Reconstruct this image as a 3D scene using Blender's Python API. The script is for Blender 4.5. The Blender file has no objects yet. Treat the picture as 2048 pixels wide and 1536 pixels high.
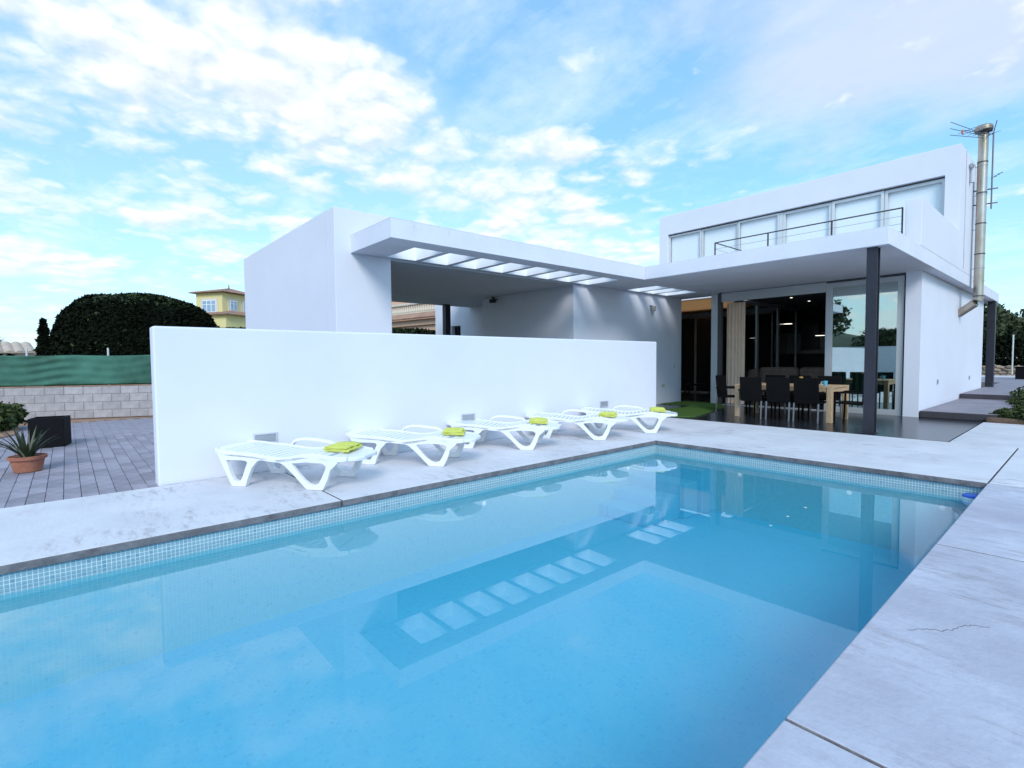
import bpy, bmesh, math, random
import numpy as np
from mathutils import Vector, Matrix
R = math.radians
random.seed(7); rng = np.random.default_rng(7)
sc = bpy.context.scene
C = sc.collection

# ------------------------------------------------------------------ camera
cam_d = bpy.data.cameras.new("camera"); cam = bpy.data.objects.new("camera", cam_d); C.objects.link(cam)
yaw, pitch, roll = R(-48.93), R(-2.61), R(-0.49)
fw = Vector((math.sin(yaw)*math.cos(pitch), math.cos(yaw)*math.cos(pitch), math.sin(pitch)))
rt = Vector((math.cos(yaw), -math.sin(yaw), 0)); up = rt.cross(fw)
r2 = rt*math.cos(roll)+up*math.sin(roll); u2 = up*math.cos(roll)-rt*math.sin(roll)
m = Matrix((r2, u2, -fw)).transposed().to_4x4(); m.translation = (0, 0, 1.4)
cam.matrix_world = m
cam_d.sensor_width = 36; cam_d.lens = 1021.2/2048*36; cam_d.clip_start = 0.05; cam_d.clip_end = 3000
sc.camera = cam

# ------------------------------------------------------------------ world / sun / exposure
SUN_EL, SUN_AZ = 36, 128          # azimuth clockwise from +Y
w = bpy.data.worlds.new("World"); sc.world = w; w.use_nodes = True
nt = w.node_tree; N = nt.nodes; L = nt.links; N.clear()
def nd(t, **k):
    n = N.new(t)
    for a, b in k.items():
        if a.startswith('i_'): n.inputs[a[2:].replace('_', ' ')].default_value = b
        else: setattr(n, a, b)
    return n
def mth(op, a, b=None, c=None, clamp=False):
    n = N.new('ShaderNodeMath'); n.operation = op; n.use_clamp = clamp
    for i, v in enumerate((a, b, c)):
        if v is None: continue
        if isinstance(v, (int, float)): n.inputs[i].default_value = v
        else: L.new(v, n.inputs[i])
    return n.outputs[0]
def mixc(f, a, b, mode='MIX'):
    n = N.new('ShaderNodeMix'); n.data_type = 'RGBA'; n.blend_type = mode
    for s, v in ((n.inputs['Factor'], f), (n.inputs['A'], a), (n.inputs['B'], b)):
        if isinstance(v, tuple): s.default_value = (*v, 1)
        elif isinstance(v, (int, float)): s.default_value = v
        else: L.new(v, s)
    return n.outputs['Result']
def ramp(v, stops):
    n = N.new('ShaderNodeValToRGB'); e = n.color_ramp.elements
    e[0].position, e[0].color = stops[0][0], (*[stops[0][1]]*3, 1)
    e[1].position, e[1].color = stops[-1][0], (*[stops[-1][1]]*3, 1)
    for p, q in stops[1:-1]:
        x = e.new(p); x.color = (q, q, q, 1)
    L.new(v, n.inputs[0]); return n.outputs[0]
sky = nd('ShaderNodeTexSky', sky_type='NISHITA', sun_disc=False, sun_elevation=R(SUN_EL), sun_rotation=R(SUN_AZ),
         air_density=1.0, dust_density=0.6, ozone_density=2.0)
tc = nd('ShaderNodeTexCoord'); sep = nd('ShaderNodeSeparateXYZ'); L.new(tc.outputs['Generated'], sep.inputs[0])
X, Y, Z = sep.outputs
zc = mth('MAXIMUM', Z, 0.0); den = mth('ADD', zc, 0.16)
pu = mth('DIVIDE', X, den); pv = mth('DIVIDE', Y, den)
def noise(sx, sy, ox, oy, scale, detail, rough, rot=0.0, dist=0.0):
    c = N.new('ShaderNodeCombineXYZ'); L.new(pu, c.inputs[0]); L.new(pv, c.inputs[1])
    mp = N.new('ShaderNodeMapping'); mp.inputs['Scale'].default_value = (sx, sy, 1)
    mp.inputs['Rotation'].default_value = (0, 0, rot); mp.inputs['Location'].default_value = (ox, oy, 0)
    L.new(c.outputs[0], mp.inputs[0])
    n = N.new('ShaderNodeTexNoise'); n.inputs['Scale'].default_value = scale; n.inputs['Detail'].default_value = detail
    n.inputs['Roughness'].default_value = rough; n.inputs['Distortion'].default_value = dist
    L.new(mp.outputs[0], n.inputs['Vector']); return n.outputs['Fac']
def vec2(dx, dy):
    c = N.new('ShaderNodeCombineXYZ'); L.new(mth('ADD', pu, dx), c.inputs[0]); L.new(mth('ADD', pv, dy), c.inputs[1]); return c.outputs[0]
def nz(vec, scale, detail, rough, off=0.0, dist=0.0, col=False):
    mp = N.new('ShaderNodeMapping'); mp.inputs['Location'].default_value = (off, off*.7, off*.3); L.new(vec, mp.inputs[0])
    n = N.new('ShaderNodeTexNoise'); n.inputs['Scale'].default_value = scale; n.inputs['Detail'].default_value = detail
    n.inputs['Roughness'].default_value = rough; n.inputs['Distortion'].default_value = dist; L.new(mp.outputs[0], n.inputs['Vector'])
    return n.outputs['Color' if col else 'Fac']
# a broad bank of puffy cloud lies west of a line across the sky, thin streaks elsewhere
edge_s = mth('ADD', mth('MULTIPLY', pu, -1.0), mth('MULTIPLY', pv, -0.11))
edge_n = mth('ADD', edge_s, mth('MULTIPLY', mth('SUBTRACT', nz(vec2(0, 0), 2.2, 4, 0.55, 3.0), 0.5), 0.9))
bank = ramp(mth('MULTIPLY', edge_n, 0.25), [(0.245, 0.0), (0.285, 1.0), (0.37, 0.95), (0.46, 0.66)])
def density(dx, dy):
    v = vec2(dx, dy)
    vo = N.new('ShaderNodeTexVoronoi'); vo.feature = 'F1'; vo.inputs['Scale'].default_value = 5.5; L.new(warp(v), vo.inputs['Vector'])
    vo.inputs['Detail'].default_value = 1.5; vo.inputs['Roughness'].default_value = 0.55; vo.inputs['Lacunarity'].default_value = 2.4
    bil = mth('SUBTRACT', 0.62, vo.outputs['Distance'])
    d = mth('ADD', mth('MULTIPLY', nz(v, 1.9, 2, 0.55, 5.0), 0.9), mth('MULTIPLY', bil, 0.34))
    return mth('ADD', d, mth('MULTIPLY', nz(v, 9, 5, 0.66, 2.0), 0.36))
def warp(v):
    wv = N.new('ShaderNodeVectorMath'); wv.operation = 'MULTIPLY_ADD'
    L.new(nz(v, 6.0, 3, 0.6, 1.0, col=True), wv.inputs[0]); wv.inputs[1].default_value = (.2, .2, 0); L.new(v, wv.inputs[2]); return wv.outputs[0]
dn = density(0, 0); dn2 = density(0.05, -0.035)
dcov = mth('ADD', dn, mth('MULTIPLY', bank, 0.33))
mask = ramp(dcov, [(0.68, 0.0), (0.80, 0.42), (0.93, 0.82), (1.08, 0.96)])
wisp = noise(0.55, 1.3, 7.0, 2.0, 2.3, 8, 0.62, R(-52), 0.5)
veil = ramp(mth('ADD', mth('MULTIPLY', wisp, 0.7), mth('MULTIPLY', nz(vec2(0, 0), 9, 6, 0.65, 8.0), 0.3)), [(0.44, 0.0), (0.68, 0.55)])
def spot(cx_, cy_, rad):
    dx = mth('SUBTRACT', pu, cx_); dy = mth('SUBTRACT', pv, cy_)
    return mth('SQRT', mth('ADD', mth('MULTIPLY', dx, dx), mth('MULTIPLY', dy, dy)))
lv = mth('ADD', spot(-0.25, 1.45, 0), mth('MULTIPLY', mth('SUBTRACT', nz(vec2(0, 0), 2.4, 5, 0.6, 4.0), 0.5), 0.9))
lav = ramp(lv, [(0.18, 0.85), (0.62, 0.0)])
skyc = mixc(0.42, mixc(1.0, sky.outputs[0], (0.95, 1.42, 1.62), 'MULTIPLY'), (3.1, 5.9, 8.6))
relief = mth('ADD', 0.5, mth('MULTIPLY', mth('SUBTRACT', dn, dn2), 3.2), clamp=True)
cloudcol = mixc(relief, (5.3, 5.9, 7.3), (7.4, 7.6, 7.9))
sk = mixc(mth('MULTIPLY', mth('MAXIMUM', veil, mth('MULTIPLY', bank, 0.22)), 0.9), skyc, (6.6, 7.4, 8.0))
sk = mixc(lav, sk, (4.6, 5.3, 7.6))
sk = mixc(mask, sk, cloudcol)
hz = ramp(Z, [(0.0, 0.85), (0.06, 0.5), (0.16, 0.2), (0.30, 0.0)])
sk = mixc(mth('MULTIPLY', hz, 0.8), sk, (5.9, 7.0, 7.5))
below = mth('LESS_THAN', Z, 0.0)
sk = mixc(below, sk, (2.2, 2.2, 2.3))
bg = nd('ShaderNodeBackground'); L.new(sk, bg.inputs[0]); bg.inputs[1].default_value = 0.10
w.cycles.sampling_method = 'MANUAL'; w.cycles.sample_map_resolution = 256
wo = nd('ShaderNodeOutputWorld'); L.new(bg.outputs[0], wo.inputs[0])

sd = bpy.data.lights.new("sun", 'SUN'); sd.energy = 1.5; sd.angle = R(22); sd.color = (1.0, 0.975, 0.95)
so = bpy.data.objects.new("sun", sd); C.objects.link(so)
sv = Vector((math.sin(R(SUN_AZ))*math.cos(R(SUN_EL)), math.cos(R(SUN_AZ))*math.cos(R(SUN_EL)), math.sin(R(SUN_EL))))
so.rotation_euler = sv.to_track_quat('Z', 'Y').to_euler(); so.location = (0, 0, 30)
sc.view_settings.view_transform = 'Standard'; sc.view_settings.look = 'None'
sc.view_settings.gamma = 1; sc.view_settings.use_curve_mapping = False
sc.view_settings.exposure = 0.62
sc.cycles.max_bounces = 8; sc.cycles.transparent_max_bounces = 12
sc.cycles.diffuse_bounces = 4; sc.cycles.glossy_bounces = 4
sc.cycles.use_denoising = True
sc.cycles.caustics_reflective = False; sc.cycles.caustics_refractive = False

# ------------------------------------------------------------------ materials
MATS = {}
def mat(name, col, rough=0.6, metal=0.0, var=0.0, vscale=3.0, col2=None, bump=0.0, bscale=40.0, spec=0.5, rand=0.0, stretch=None, coat=0.0):
    """principled material with two octaves of noise mixing two surface colours, bump, and per-object variation"""
    mt = bpy.data.materials.new(name); mt.use_nodes = True; t = mt.node_tree; n = t.nodes; l = t.links
    b = n['Principled BSDF']; b.inputs['Roughness'].default_value = rough; b.inputs['Metallic'].default_value = metal
    b.inputs['Specular IOR Level'].default_value = spec; b.inputs['Coat Weight'].default_value = coat
    b.inputs['Base Color'].default_value = (*col, 1)
    tcn = n.new('ShaderNodeTexCoord'); vec = tcn.outputs['Object']
    if stretch:
        mp = n.new('ShaderNodeMapping'); mp.inputs['Scale'].default_value = stretch; l.new(vec, mp.inputs[0]); vec = mp.outputs[0]
    cout = None
    if var > 0 or col2:
        nz = n.new('ShaderNodeTexNoise'); nz.inputs['Scale'].default_value = vscale; nz.inputs['Detail'].default_value = 8
        nz.inputs['Roughness'].default_value = 0.62; l.new(vec, nz.inputs['Vector'])
        rp = n.new('ShaderNodeValToRGB'); rp.color_ramp.elements[0].position = 0.35; rp.color_ramp.elements[1].position = 0.68
        l.new(nz.outputs['Fac'], rp.inputs[0])
        mx = n.new('ShaderNodeMix'); mx.data_type = 'RGBA'; l.new(rp.outputs[0], mx.inputs['Factor'])
        c2 = col2 if col2 else tuple(c*(1-var) for c in col)
        mx.inputs['A'].default_value = (*col, 1); mx.inputs['B'].default_value = (*c2, 1)
        cout = mx.outputs['Result']
    if rand > 0:
        oi = n.new('ShaderNodeObjectInfo'); mr = n.new('ShaderNodeMapRange')
        mr.inputs['To Min'].default_value = 1-rand; mr.inputs['To Max'].default_value = 1+rand
        l.new(oi.outputs['Random'], mr.inputs[0])
        mx2 = n.new('ShaderNodeMix'); mx2.data_type = 'RGBA'; mx2.blend_type = 'MULTIPLY'; mx2.inputs['Factor'].default_value = 1
        if cout: l.new(cout, mx2.inputs['A'])
        else: mx2.inputs['A'].default_value = (*col, 1)
        l.new(mr.outputs[0], mx2.inputs['B']); cout = mx2.outputs['Result']
    if cout: l.new(cout, b.inputs['Base Color'])
    if bump > 0:
        bz = n.new('ShaderNodeTexNoise'); bz.inputs['Scale'].default_value = bscale; bz.inputs['Detail'].default_value = 6
        l.new(vec, bz.inputs['Vector']); bp = n.new('ShaderNodeBump'); bp.inputs['Strength'].default_value = bump
        bp.inputs['Distance'].default_value = 0.02; l.new(bz.outputs['Fac'], bp.inputs['Height']); l.new(bp.outputs[0], b.inputs['Normal'])
    MATS[name] = mt; return mt
def emis(name, col, s):
    mt = bpy.data.materials.new(name); mt.use_nodes = True; b = mt.node_tree.nodes['Principled BSDF']
    b.inputs['Base Color'].default_value = (*col, 1); b.inputs['Emission Color'].default_value = (*col, 1); b.inputs['Emission Strength'].default_value = s
    return mt
def glossmix(name, tint, ior, rough=0.0, bump=0.0, bscale=2.0, gcol=(1, 1, 1)):
    """clear pane or water surface: Fresnel mix of a mirror-like coat and a tinted see-through body"""
    mt = bpy.data.materials.new(name); mt.use_nodes = True; t = mt.node_tree; n = t.nodes; l = t.links; n.clear()
    g = n.new('ShaderNodeBsdfGlossy'); g.inputs['Roughness'].default_value = rough; g.inputs['Color'].default_value = (*gcol, 1)
    tr = n.new('ShaderNodeBsdfTransparent'); tr.inputs['Color'].default_value = (*tint, 1)
    f0 = ((ior-1)/(ior+1))**2
    geo = n.new('ShaderNodeNewGeometry'); dt = n.new('ShaderNodeVectorMath'); dt.operation = 'DOT_PRODUCT'
    l.new(geo.outputs['Incoming'], dt.inputs[0]); l.new(geo.outputs['Normal'], dt.inputs[1])
    def mm_(op, a, b=None, c=None):
        q = n.new('ShaderNodeMath'); q.operation = op
        for i, v in enumerate((a, b, c)):
            if v is None: continue
            if isinstance(v, (int, float)): q.inputs[i].default_value = v
            else: l.new(v, q.inputs[i])
        return q.outputs[0]
    sch = mm_('MULTIPLY_ADD', mm_('POWER', mm_('SUBTRACT', 1.0, mm_('ABSOLUTE', dt.outputs['Value'])), 5.0), 1-f0, f0)
    mx = n.new('ShaderNodeMixShader'); l.new(sch, mx.inputs[0]); l.new(tr.outputs[0], mx.inputs[1]); l.new(g.outputs[0], mx.inputs[2])
    if bump > 0:
        tcn = n.new('ShaderNodeTexCoord'); bz = n.new('ShaderNodeTexNoise'); bz.inputs['Scale'].default_value = bscale; bz.inputs['Detail'].default_value = 3
        l.new(tcn.outputs['Object'], bz.inputs['Vector']); bp = n.new('ShaderNodeBump'); bp.inputs['Strength'].default_value = bump; bp.inputs['Distance'].default_value = 0.01
        l.new(bz.outputs['Fac'], bp.inputs['Height']); l.new(bp.outputs[0], g.inputs['Normal']); l.new(bp.outputs[0], dt.inputs[1])
    o = n.new('ShaderNodeOutputMaterial'); l.new(mx.outputs[0], o.inputs['Surface']); return mt

render = mat('white_render', (0.73, 0.745, 0.825), 0.85, var=0.05, vscale=0.7, bump=0.06, bscale=60, spec=0.2)
slabw = mat('white_slab', (0.73, 0.745, 0.825), 0.8, var=0.07, vscale=1.5, bump=0.05, bscale=60, spec=0.2)
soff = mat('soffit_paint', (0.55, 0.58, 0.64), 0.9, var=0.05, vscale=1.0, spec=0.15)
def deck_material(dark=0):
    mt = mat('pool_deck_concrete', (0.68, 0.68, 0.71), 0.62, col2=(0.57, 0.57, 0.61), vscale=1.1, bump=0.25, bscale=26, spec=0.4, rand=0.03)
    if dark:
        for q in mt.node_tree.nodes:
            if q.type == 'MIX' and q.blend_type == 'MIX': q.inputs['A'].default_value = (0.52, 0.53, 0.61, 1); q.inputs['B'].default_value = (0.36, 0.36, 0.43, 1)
    t = mt.node_tree; n = t.nodes; l = t.links; b = n['Principled BSDF']
    src = b.inputs['Base Color'].links[0].from_socket
    g = n.new('ShaderNodeNewGeometry'); mp = n.new('ShaderNodeMapping'); mp.inputs['Scale'].default_value = (0.7, 2.2, 1); mp.inputs['Rotation'].default_value = (0, 0, 0.5)
    l.new(g.outputs['Position'], mp.inputs[0])
    a = n.new('ShaderNodeTexNoise'); a.inputs['Scale'].default_value = 5.5; a.inputs['Detail'].default_value = 12; a.inputs['Roughness'].default_value = 0.75
    l.new(mp.outputs[0], a.inputs['Vector'])
    ra = n.new('ShaderNodeValToRGB'); ra.color_ramp.elements[0].position = 0.49; ra.color_ramp.elements[1].position = 0.66; l.new(a.outputs['Fac'], ra.inputs[0])
    c = n.new('ShaderNodeTexNoise'); c.inputs['Scale'].default_value = 0.9; c.inputs['Detail'].default_value = 4; l.new(g.outputs['Position'], c.inputs['Vector'])
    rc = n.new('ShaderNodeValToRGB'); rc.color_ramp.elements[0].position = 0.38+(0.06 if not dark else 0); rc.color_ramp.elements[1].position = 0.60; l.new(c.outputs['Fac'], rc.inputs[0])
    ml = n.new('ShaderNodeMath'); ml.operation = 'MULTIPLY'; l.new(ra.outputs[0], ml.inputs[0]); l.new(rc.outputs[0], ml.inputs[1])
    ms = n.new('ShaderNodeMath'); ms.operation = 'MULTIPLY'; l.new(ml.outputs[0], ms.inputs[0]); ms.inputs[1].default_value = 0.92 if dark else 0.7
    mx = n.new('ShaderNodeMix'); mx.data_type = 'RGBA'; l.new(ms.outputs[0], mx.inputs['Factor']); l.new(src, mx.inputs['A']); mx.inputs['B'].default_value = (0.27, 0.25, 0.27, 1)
    # small dark pits
    v = n.new('ShaderNodeTexNoise'); v.inputs['Scale'].default_value = 34; v.inputs['Detail'].default_value = 5; v.inputs['Roughness'].default_value = 0.7; l.new(mp.outputs[0], v.inputs['Vector'])
    rv = n.new('ShaderNodeValToRGB'); rv.color_ramp.elements[0].position = 0.62; rv.color_ramp.elements[1].position = 0.70; l.new(v.outputs['Fac'], rv.inputs[0])
    m2 = n.new('ShaderNodeMath'); m2.operation = 'MULTIPLY'; l.new(rv.outputs[0], m2.inputs[0]); l.new(rc.outputs[0], m2.inputs[1])
    mx3 = n.new('ShaderNodeMix'); mx3.data_type = 'RGBA'; l.new(m2.outputs[0], mx3.inputs['Factor']); l.new(mx.outputs['Result'], mx3.inputs['A']); mx3.inputs['B'].default_value = (0.14, 0.12, 0.13, 1)
    l.new(mx3.outputs['Result'], b.inputs['Base Color'])
    return mt
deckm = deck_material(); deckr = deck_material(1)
copm = mat('weathered_edge', (0.22, 0.21, 0.22), 0.8, col2=(0.11, 0.10, 0.11), vscale=7, bump=0.5, bscale=30)
def grime(mt):
    t = mt.node_tree; n = t.nodes; l = t.links; b = n['Principled BSDF']; src = b.inputs['Base Color'].links[0].from_socket
    g = n.new('ShaderNodeNewGeometry'); sp_ = n.new('ShaderNodeSeparateXYZ'); l.new(g.outputs['Position'], sp_.inputs[0])
    mp = n.new('ShaderNodeMapping'); mp.inputs['Scale'].default_value = (5, 5, 0.9); l.new(g.outputs['Position'], mp.inputs[0])
    a = n.new('ShaderNodeTexNoise'); a.inputs['Scale'].default_value = 2.6; a.inputs['Detail'].default_value = 6; a.inputs['Roughness'].default_value = 0.7; l.new(mp.outputs[0], a.inputs['Vector'])
    h = n.new('ShaderNodeMapRange'); h.inputs['From Min'].default_value = 3.40; h.inputs['From Max'].default_value = 3.73; h.inputs['To Min'].default_value = -0.16; h.inputs['To Max'].default_value = 0.03; l.new(sp_.outputs[2], h.inputs[0])
    ad = n.new('ShaderNodeMath'); ad.operation = 'ADD'; l.new(a.outputs['Fac'], ad.inputs[0]); l.new(h.outputs[0], ad.inputs[1])
    r = n.new('ShaderNodeValToRGB'); r.color_ramp.elements[0].position = 0.60; r.color_ramp.elements[1].position = 0.74; l.new(ad.outputs[0], r.inputs[0])
    tp = n.new('ShaderNodeMapRange'); tp.inputs['From Min'].default_value = 3.70; tp.inputs['From Max'].default_value = 3.715; l.new(sp_.outputs[2], tp.inputs[0])
    ml = n.new('ShaderNodeMath'); ml.operation = 'MULTIPLY'; l.new(tp.outputs[0], ml.inputs[0]); l.new(a.outputs['Fac'], ml.inputs[1])
    mxm = n.new('ShaderNodeMath'); mxm.operation = 'MAXIMUM'; l.new(r.outputs[0], mxm.inputs[0]); l.new(ml.outputs[0], mxm.inputs[1])
    m2 = n.new('ShaderNodeMath'); m2.operation = 'MULTIPLY'; m2.inputs[1].default_value = 0.55; l.new(mxm.outputs[0], m2.inputs[0])
    mx = n.new('ShaderNodeMix'); mx.data_type = 'RGBA'; l.new(m2.outputs[0], mx.inputs['Factor']); l.new(src, mx.inputs['A']); mx.inputs['B'].default_value = (0.34, 0.31, 0.31, 1); l.new(mx.outputs['Result'], b.inputs['Base Color'])
grime(slabw)
terr = mat('dark_terrace', (0.022, 0.024, 0.032), 0.22, col2=(0.014, 0.015, 0.020), vscale=1.4, bump=0.05, bscale=30, spec=0.6)
stepm = mat('step_concrete', (0.27, 0.24, 0.27), 0.6, col2=(0.18, 0.16, 0.19), vscale=2.5, bump=0.2, bscale=20)
stepd = mat('step_riser_dark', (0.06, 0.055, 0.065), 0.7, var=0.3, vscale=4)
paver = mat('paver_grey', (0.32, 0.30, 0.35), 0.72, col2=(0.24, 0.22, 0.27), vscale=6, bump=0.25, bscale=40, rand=0.2)
sandm = mat('joint_sand', (0.075, 0.07, 0.075), 0.9, var=0.3, vscale=8)
soil = mat('orange_soil', (0.40, 0.24, 0.16), 0.95, col2=(0.28, 0.17, 0.11), vscale=5, bump=0.6, bscale=30)
grd = mat('dry_ground', (0.30, 0.26, 0.20), 0.95, col2=(0.14, 0.15, 0.09), vscale=0.5, bump=0.4, bscale=5)
blockm = mat('concrete_block', (0.44, 0.41, 0.42), 0.9, col2=(0.33, 0.31, 0.32), vscale=6, bump=0.4, bscale=50, rand=0.10)
mortar = mat('mortar', (0.34, 0.32, 0.31), 0.95, var=0.2, vscale=10)
alu = mat('window_aluminium', (0.50, 0.52, 0.53), 0.38, metal=0.25, var=0.05, vscale=3)
alud = mat('dark_track', (0.06, 0.06, 0.065), 0.5)
steel_dk = mat('dark_steel_paint', (0.028, 0.028, 0.040), 0.42, var=0.3, vscale=3, spec=0.4)
rust = mat('railing_steel', (0.045, 0.035, 0.035), 0.6, var=0.3, vscale=12)
inox = mat('stainless_flue', (0.56, 0.51, 0.45), 0.30, metal=0.85, col2=(0.36, 0.27, 0.18), vscale=2.5, stretch=(1, 1, 0.35), bump=0.03)
inox_dk = mat('flue_joint', (0.10, 0.09, 0.09), 0.4, metal=0.8)
antm = mat('antenna_metal', (0.16, 0.16, 0.18), 0.5, metal=0.6); redm = mat('antenna_red', (0.50, 0.22, 0.17), 0.5)
plast = mat('white_plastic', (0.80, 0.82, 0.84), 0.28, var=0.02, vscale=4, spec=0.5)
towelm = mat('lime_towel', (0.86, 0.89, 0.22), 0.95, col2=(0.78, 0.82, 0.17), vscale=30, bump=0.8, bscale=220, spec=0.1)
ratt = mat('black_rattan', (0.006, 0.006, 0.007), 0.8, var=0.4, vscale=60, bump=0.8, bscale=120, spec=0.15)
legm = mat('grey_chair_leg', (0.25, 0.25, 0.27), 0.35, metal=0.7)
teak = mat('pale_teak', (0.62, 0.43, 0.25), 0.6, col2=(0.46, 0.30, 0.17), vscale=9, stretch=(6, 1, 1), bump=0.15, bscale=30)
terra = mat('terracotta', (0.42, 0.17, 0.10), 0.8, col2=(0.30, 0.11, 0.07), vscale=9, bump=0.2, bscale=30)
dirt = mat('potting_soil', (0.05, 0.035, 0.025), 0.95, bump=0.8, bscale=40)
leafd = mat('strap_leaf', (0.016, 0.028, 0.012), 0.5, col2=(0.05, 0.065, 0.03), vscale=5, rand=0.2)
leafdry = mat('dry_leaf', (0.33, 0.34, 0.24), 0.7, var=0.2, vscale=5)
plantb = mat('black_planter', (0.006, 0.006, 0.008), 0.7, var=0.3, vscale=4, spec=0.12)
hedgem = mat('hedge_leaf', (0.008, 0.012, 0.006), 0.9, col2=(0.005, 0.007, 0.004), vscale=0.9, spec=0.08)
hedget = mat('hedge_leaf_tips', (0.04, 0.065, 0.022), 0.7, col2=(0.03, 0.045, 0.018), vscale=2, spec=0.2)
treem = mat('tree_leaf', (0.045, 0.065, 0.03), 0.7, col2=(0.06, 0.075, 0.035), vscale=0.6, spec=0.2)
shrubm = mat('shrub_leaf', (0.04, 0.065, 0.02), 0.7, col2=(0.07, 0.09, 0.03), vscale=3, spec=0.2)
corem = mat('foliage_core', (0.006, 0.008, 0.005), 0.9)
barkm = mat('bark', (0.10, 0.075, 0.055), 0.9, var=0.3, vscale=8, bump=0.5, bscale=20)
grassm = mat('artificial_turf', (0.085, 0.17, 0.03), 0.9, col2=(0.06, 0.13, 0.025), vscale=18, bump=0.9, bscale=160)
netm = mat('green_windscreen', (0.016, 0.070, 0.045), 0.75, col2=(0.055, 0.20, 0.145), vscale=0.7, bump=0.2, bscale=120)
galv = mat('galvanised_post', (0.60, 0.62, 0.62), 0.5, metal=0.3)
yel = mat('yellow_render', (0.72, 0.62, 0.30), 0.9, var=0.06, vscale=0.8)
yeltrim = mat('cream_surround', (0.66, 0.58, 0.50), 0.9)
tile = mat('clay_tile', (0.40, 0.24, 0.17), 0.85, col2=(0.27, 0.16, 0.12), vscale=1.5, bump=0.3, bscale=10)
peach = mat('peach_render', (0.70, 0.45, 0.32), 0.9, var=0.06, vscale=0.8)
balus = mat('cream_stone', (0.66, 0.60, 0.50), 0.85, var=0.1, vscale=3)
beige = mat('gable_render', (0.55, 0.52, 0.50), 0.9, var=0.1)
winwh = mat('window_white_blind', (0.86, 0.90, 0.94), 0.6, var=0.03, vscale=0.4)
pframe = mat('upper_window_frame', (0.62, 0.65, 0.66), 0.4, metal=0.1)
dkglass = mat('dark_glass', (0.006, 0.007, 0.008), 0.04, spec=0.6)
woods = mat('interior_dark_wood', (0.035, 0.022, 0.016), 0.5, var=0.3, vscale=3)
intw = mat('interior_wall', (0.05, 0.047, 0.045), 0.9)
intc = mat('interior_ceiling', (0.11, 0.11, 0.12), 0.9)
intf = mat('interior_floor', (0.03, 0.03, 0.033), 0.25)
curt = mat('beige_curtain', (0.88, 0.66, 0.50), 0.95, var=0.08, vscale=6, bump=0.1)
wcurt = mat('pale_curtain', (0.42, 0.47, 0.46), 0.95)
sofam = mat('brown_sofa', (0.30, 0.21, 0.17), 0.9, col2=(0.22, 0.15, 0.12), vscale=4, bump=0.2, bscale=60)
counter = mat('pale_counter', (0.34, 0.33, 0.32), 0.6)
awnm = mat('tan_awning', (0.58, 0.40, 0.26), 0.9, var=0.06, vscale=2)
skypane = mat('sky_pane', (.25, .38, .50), .1)
cyanm = mat('cyan_ceramic', (0.10, 0.45, 0.62), 0.25); orangem = mat('amber_card', (0.75, 0.45, 0.10), 0.5, col2=(0.15, 0.08, 0.03), vscale=40)
blackm = mat('black_plastic', (0.012, 0.012, 0.012), 0.4)
bluep = mat('blue_plastic', (0.03, 0.12, 0.55), 0.3); whitep = mat('white_float', (0.75, 0.80, 0.82), 0.3)
lampgl = mat('frosted_lamp_glass', (0.50, 0.50, 0.47), 0.4, var=0.2, vscale=50); lampm = mat('lamp_metal', (0.35, 0.35, 0.36), 0.4, metal=0.7)
ventm = mat('vent_louvre', (0.36, 0.38, 0.42), 0.5, metal=0.3); ventf = mat('vent_frame', (0.55, 0.57, 0.62), 0.5, metal=0.2)
stonem = mat('field_stone', (0.40, 0.29, 0.21), 0.9, col2=(0.26, 0.20, 0.16), vscale=5, bump=0.5, bscale=12, rand=0.3)
hillm = mat('wooded_hill', (0.035, 0.05, 0.025), 0.95, col2=(0.06, 0.07, 0.045), vscale=0.15, bump=0.8, bscale=1.0)
hotl = emis('lit_lamp', (1.0, 0.93, 0.82), 1.3)
paneg = glossmix('door_glass', (0.70, 0.82, 0.78), 5.0, rough=0.012, gcol=(0.92, 1.0, 0.97))
panec = glossmix('clear_glass', (0.80, 0.86, 0.85), 1.55)
paneu = glossmix('upper_glass', (0.99, 1.0, 1.0), 1.25)
watm = glossmix('water_surface', (0.97, 0.995, 1.0), 1.7, bump=0.018, bscale=1.6)
def waterbody():
    n = watm.node_tree.nodes; l = watm.node_tree.links
    va = n.new('ShaderNodeVolumeAbsorption'); va.inputs['Color'].default_value = (0.16, 0.86, 0.995, 1); va.inputs['Density'].default_value = 0.12
    l.new(va.outputs[0], [x for x in n if x.type == 'OUTPUT_MATERIAL'][0].inputs['Volume'])
    mt = bpy.data.materials.new('water_side'); mt.use_nodes = True; n = mt.node_tree.nodes; n.clear(); l = mt.node_tree.links
    t = n.new('ShaderNodeBsdfTransparent'); o = n.new('ShaderNodeOutputMaterial'); l.new(t.outputs[0], o.inputs[0])
    return mt
watside = waterbody()
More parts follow.
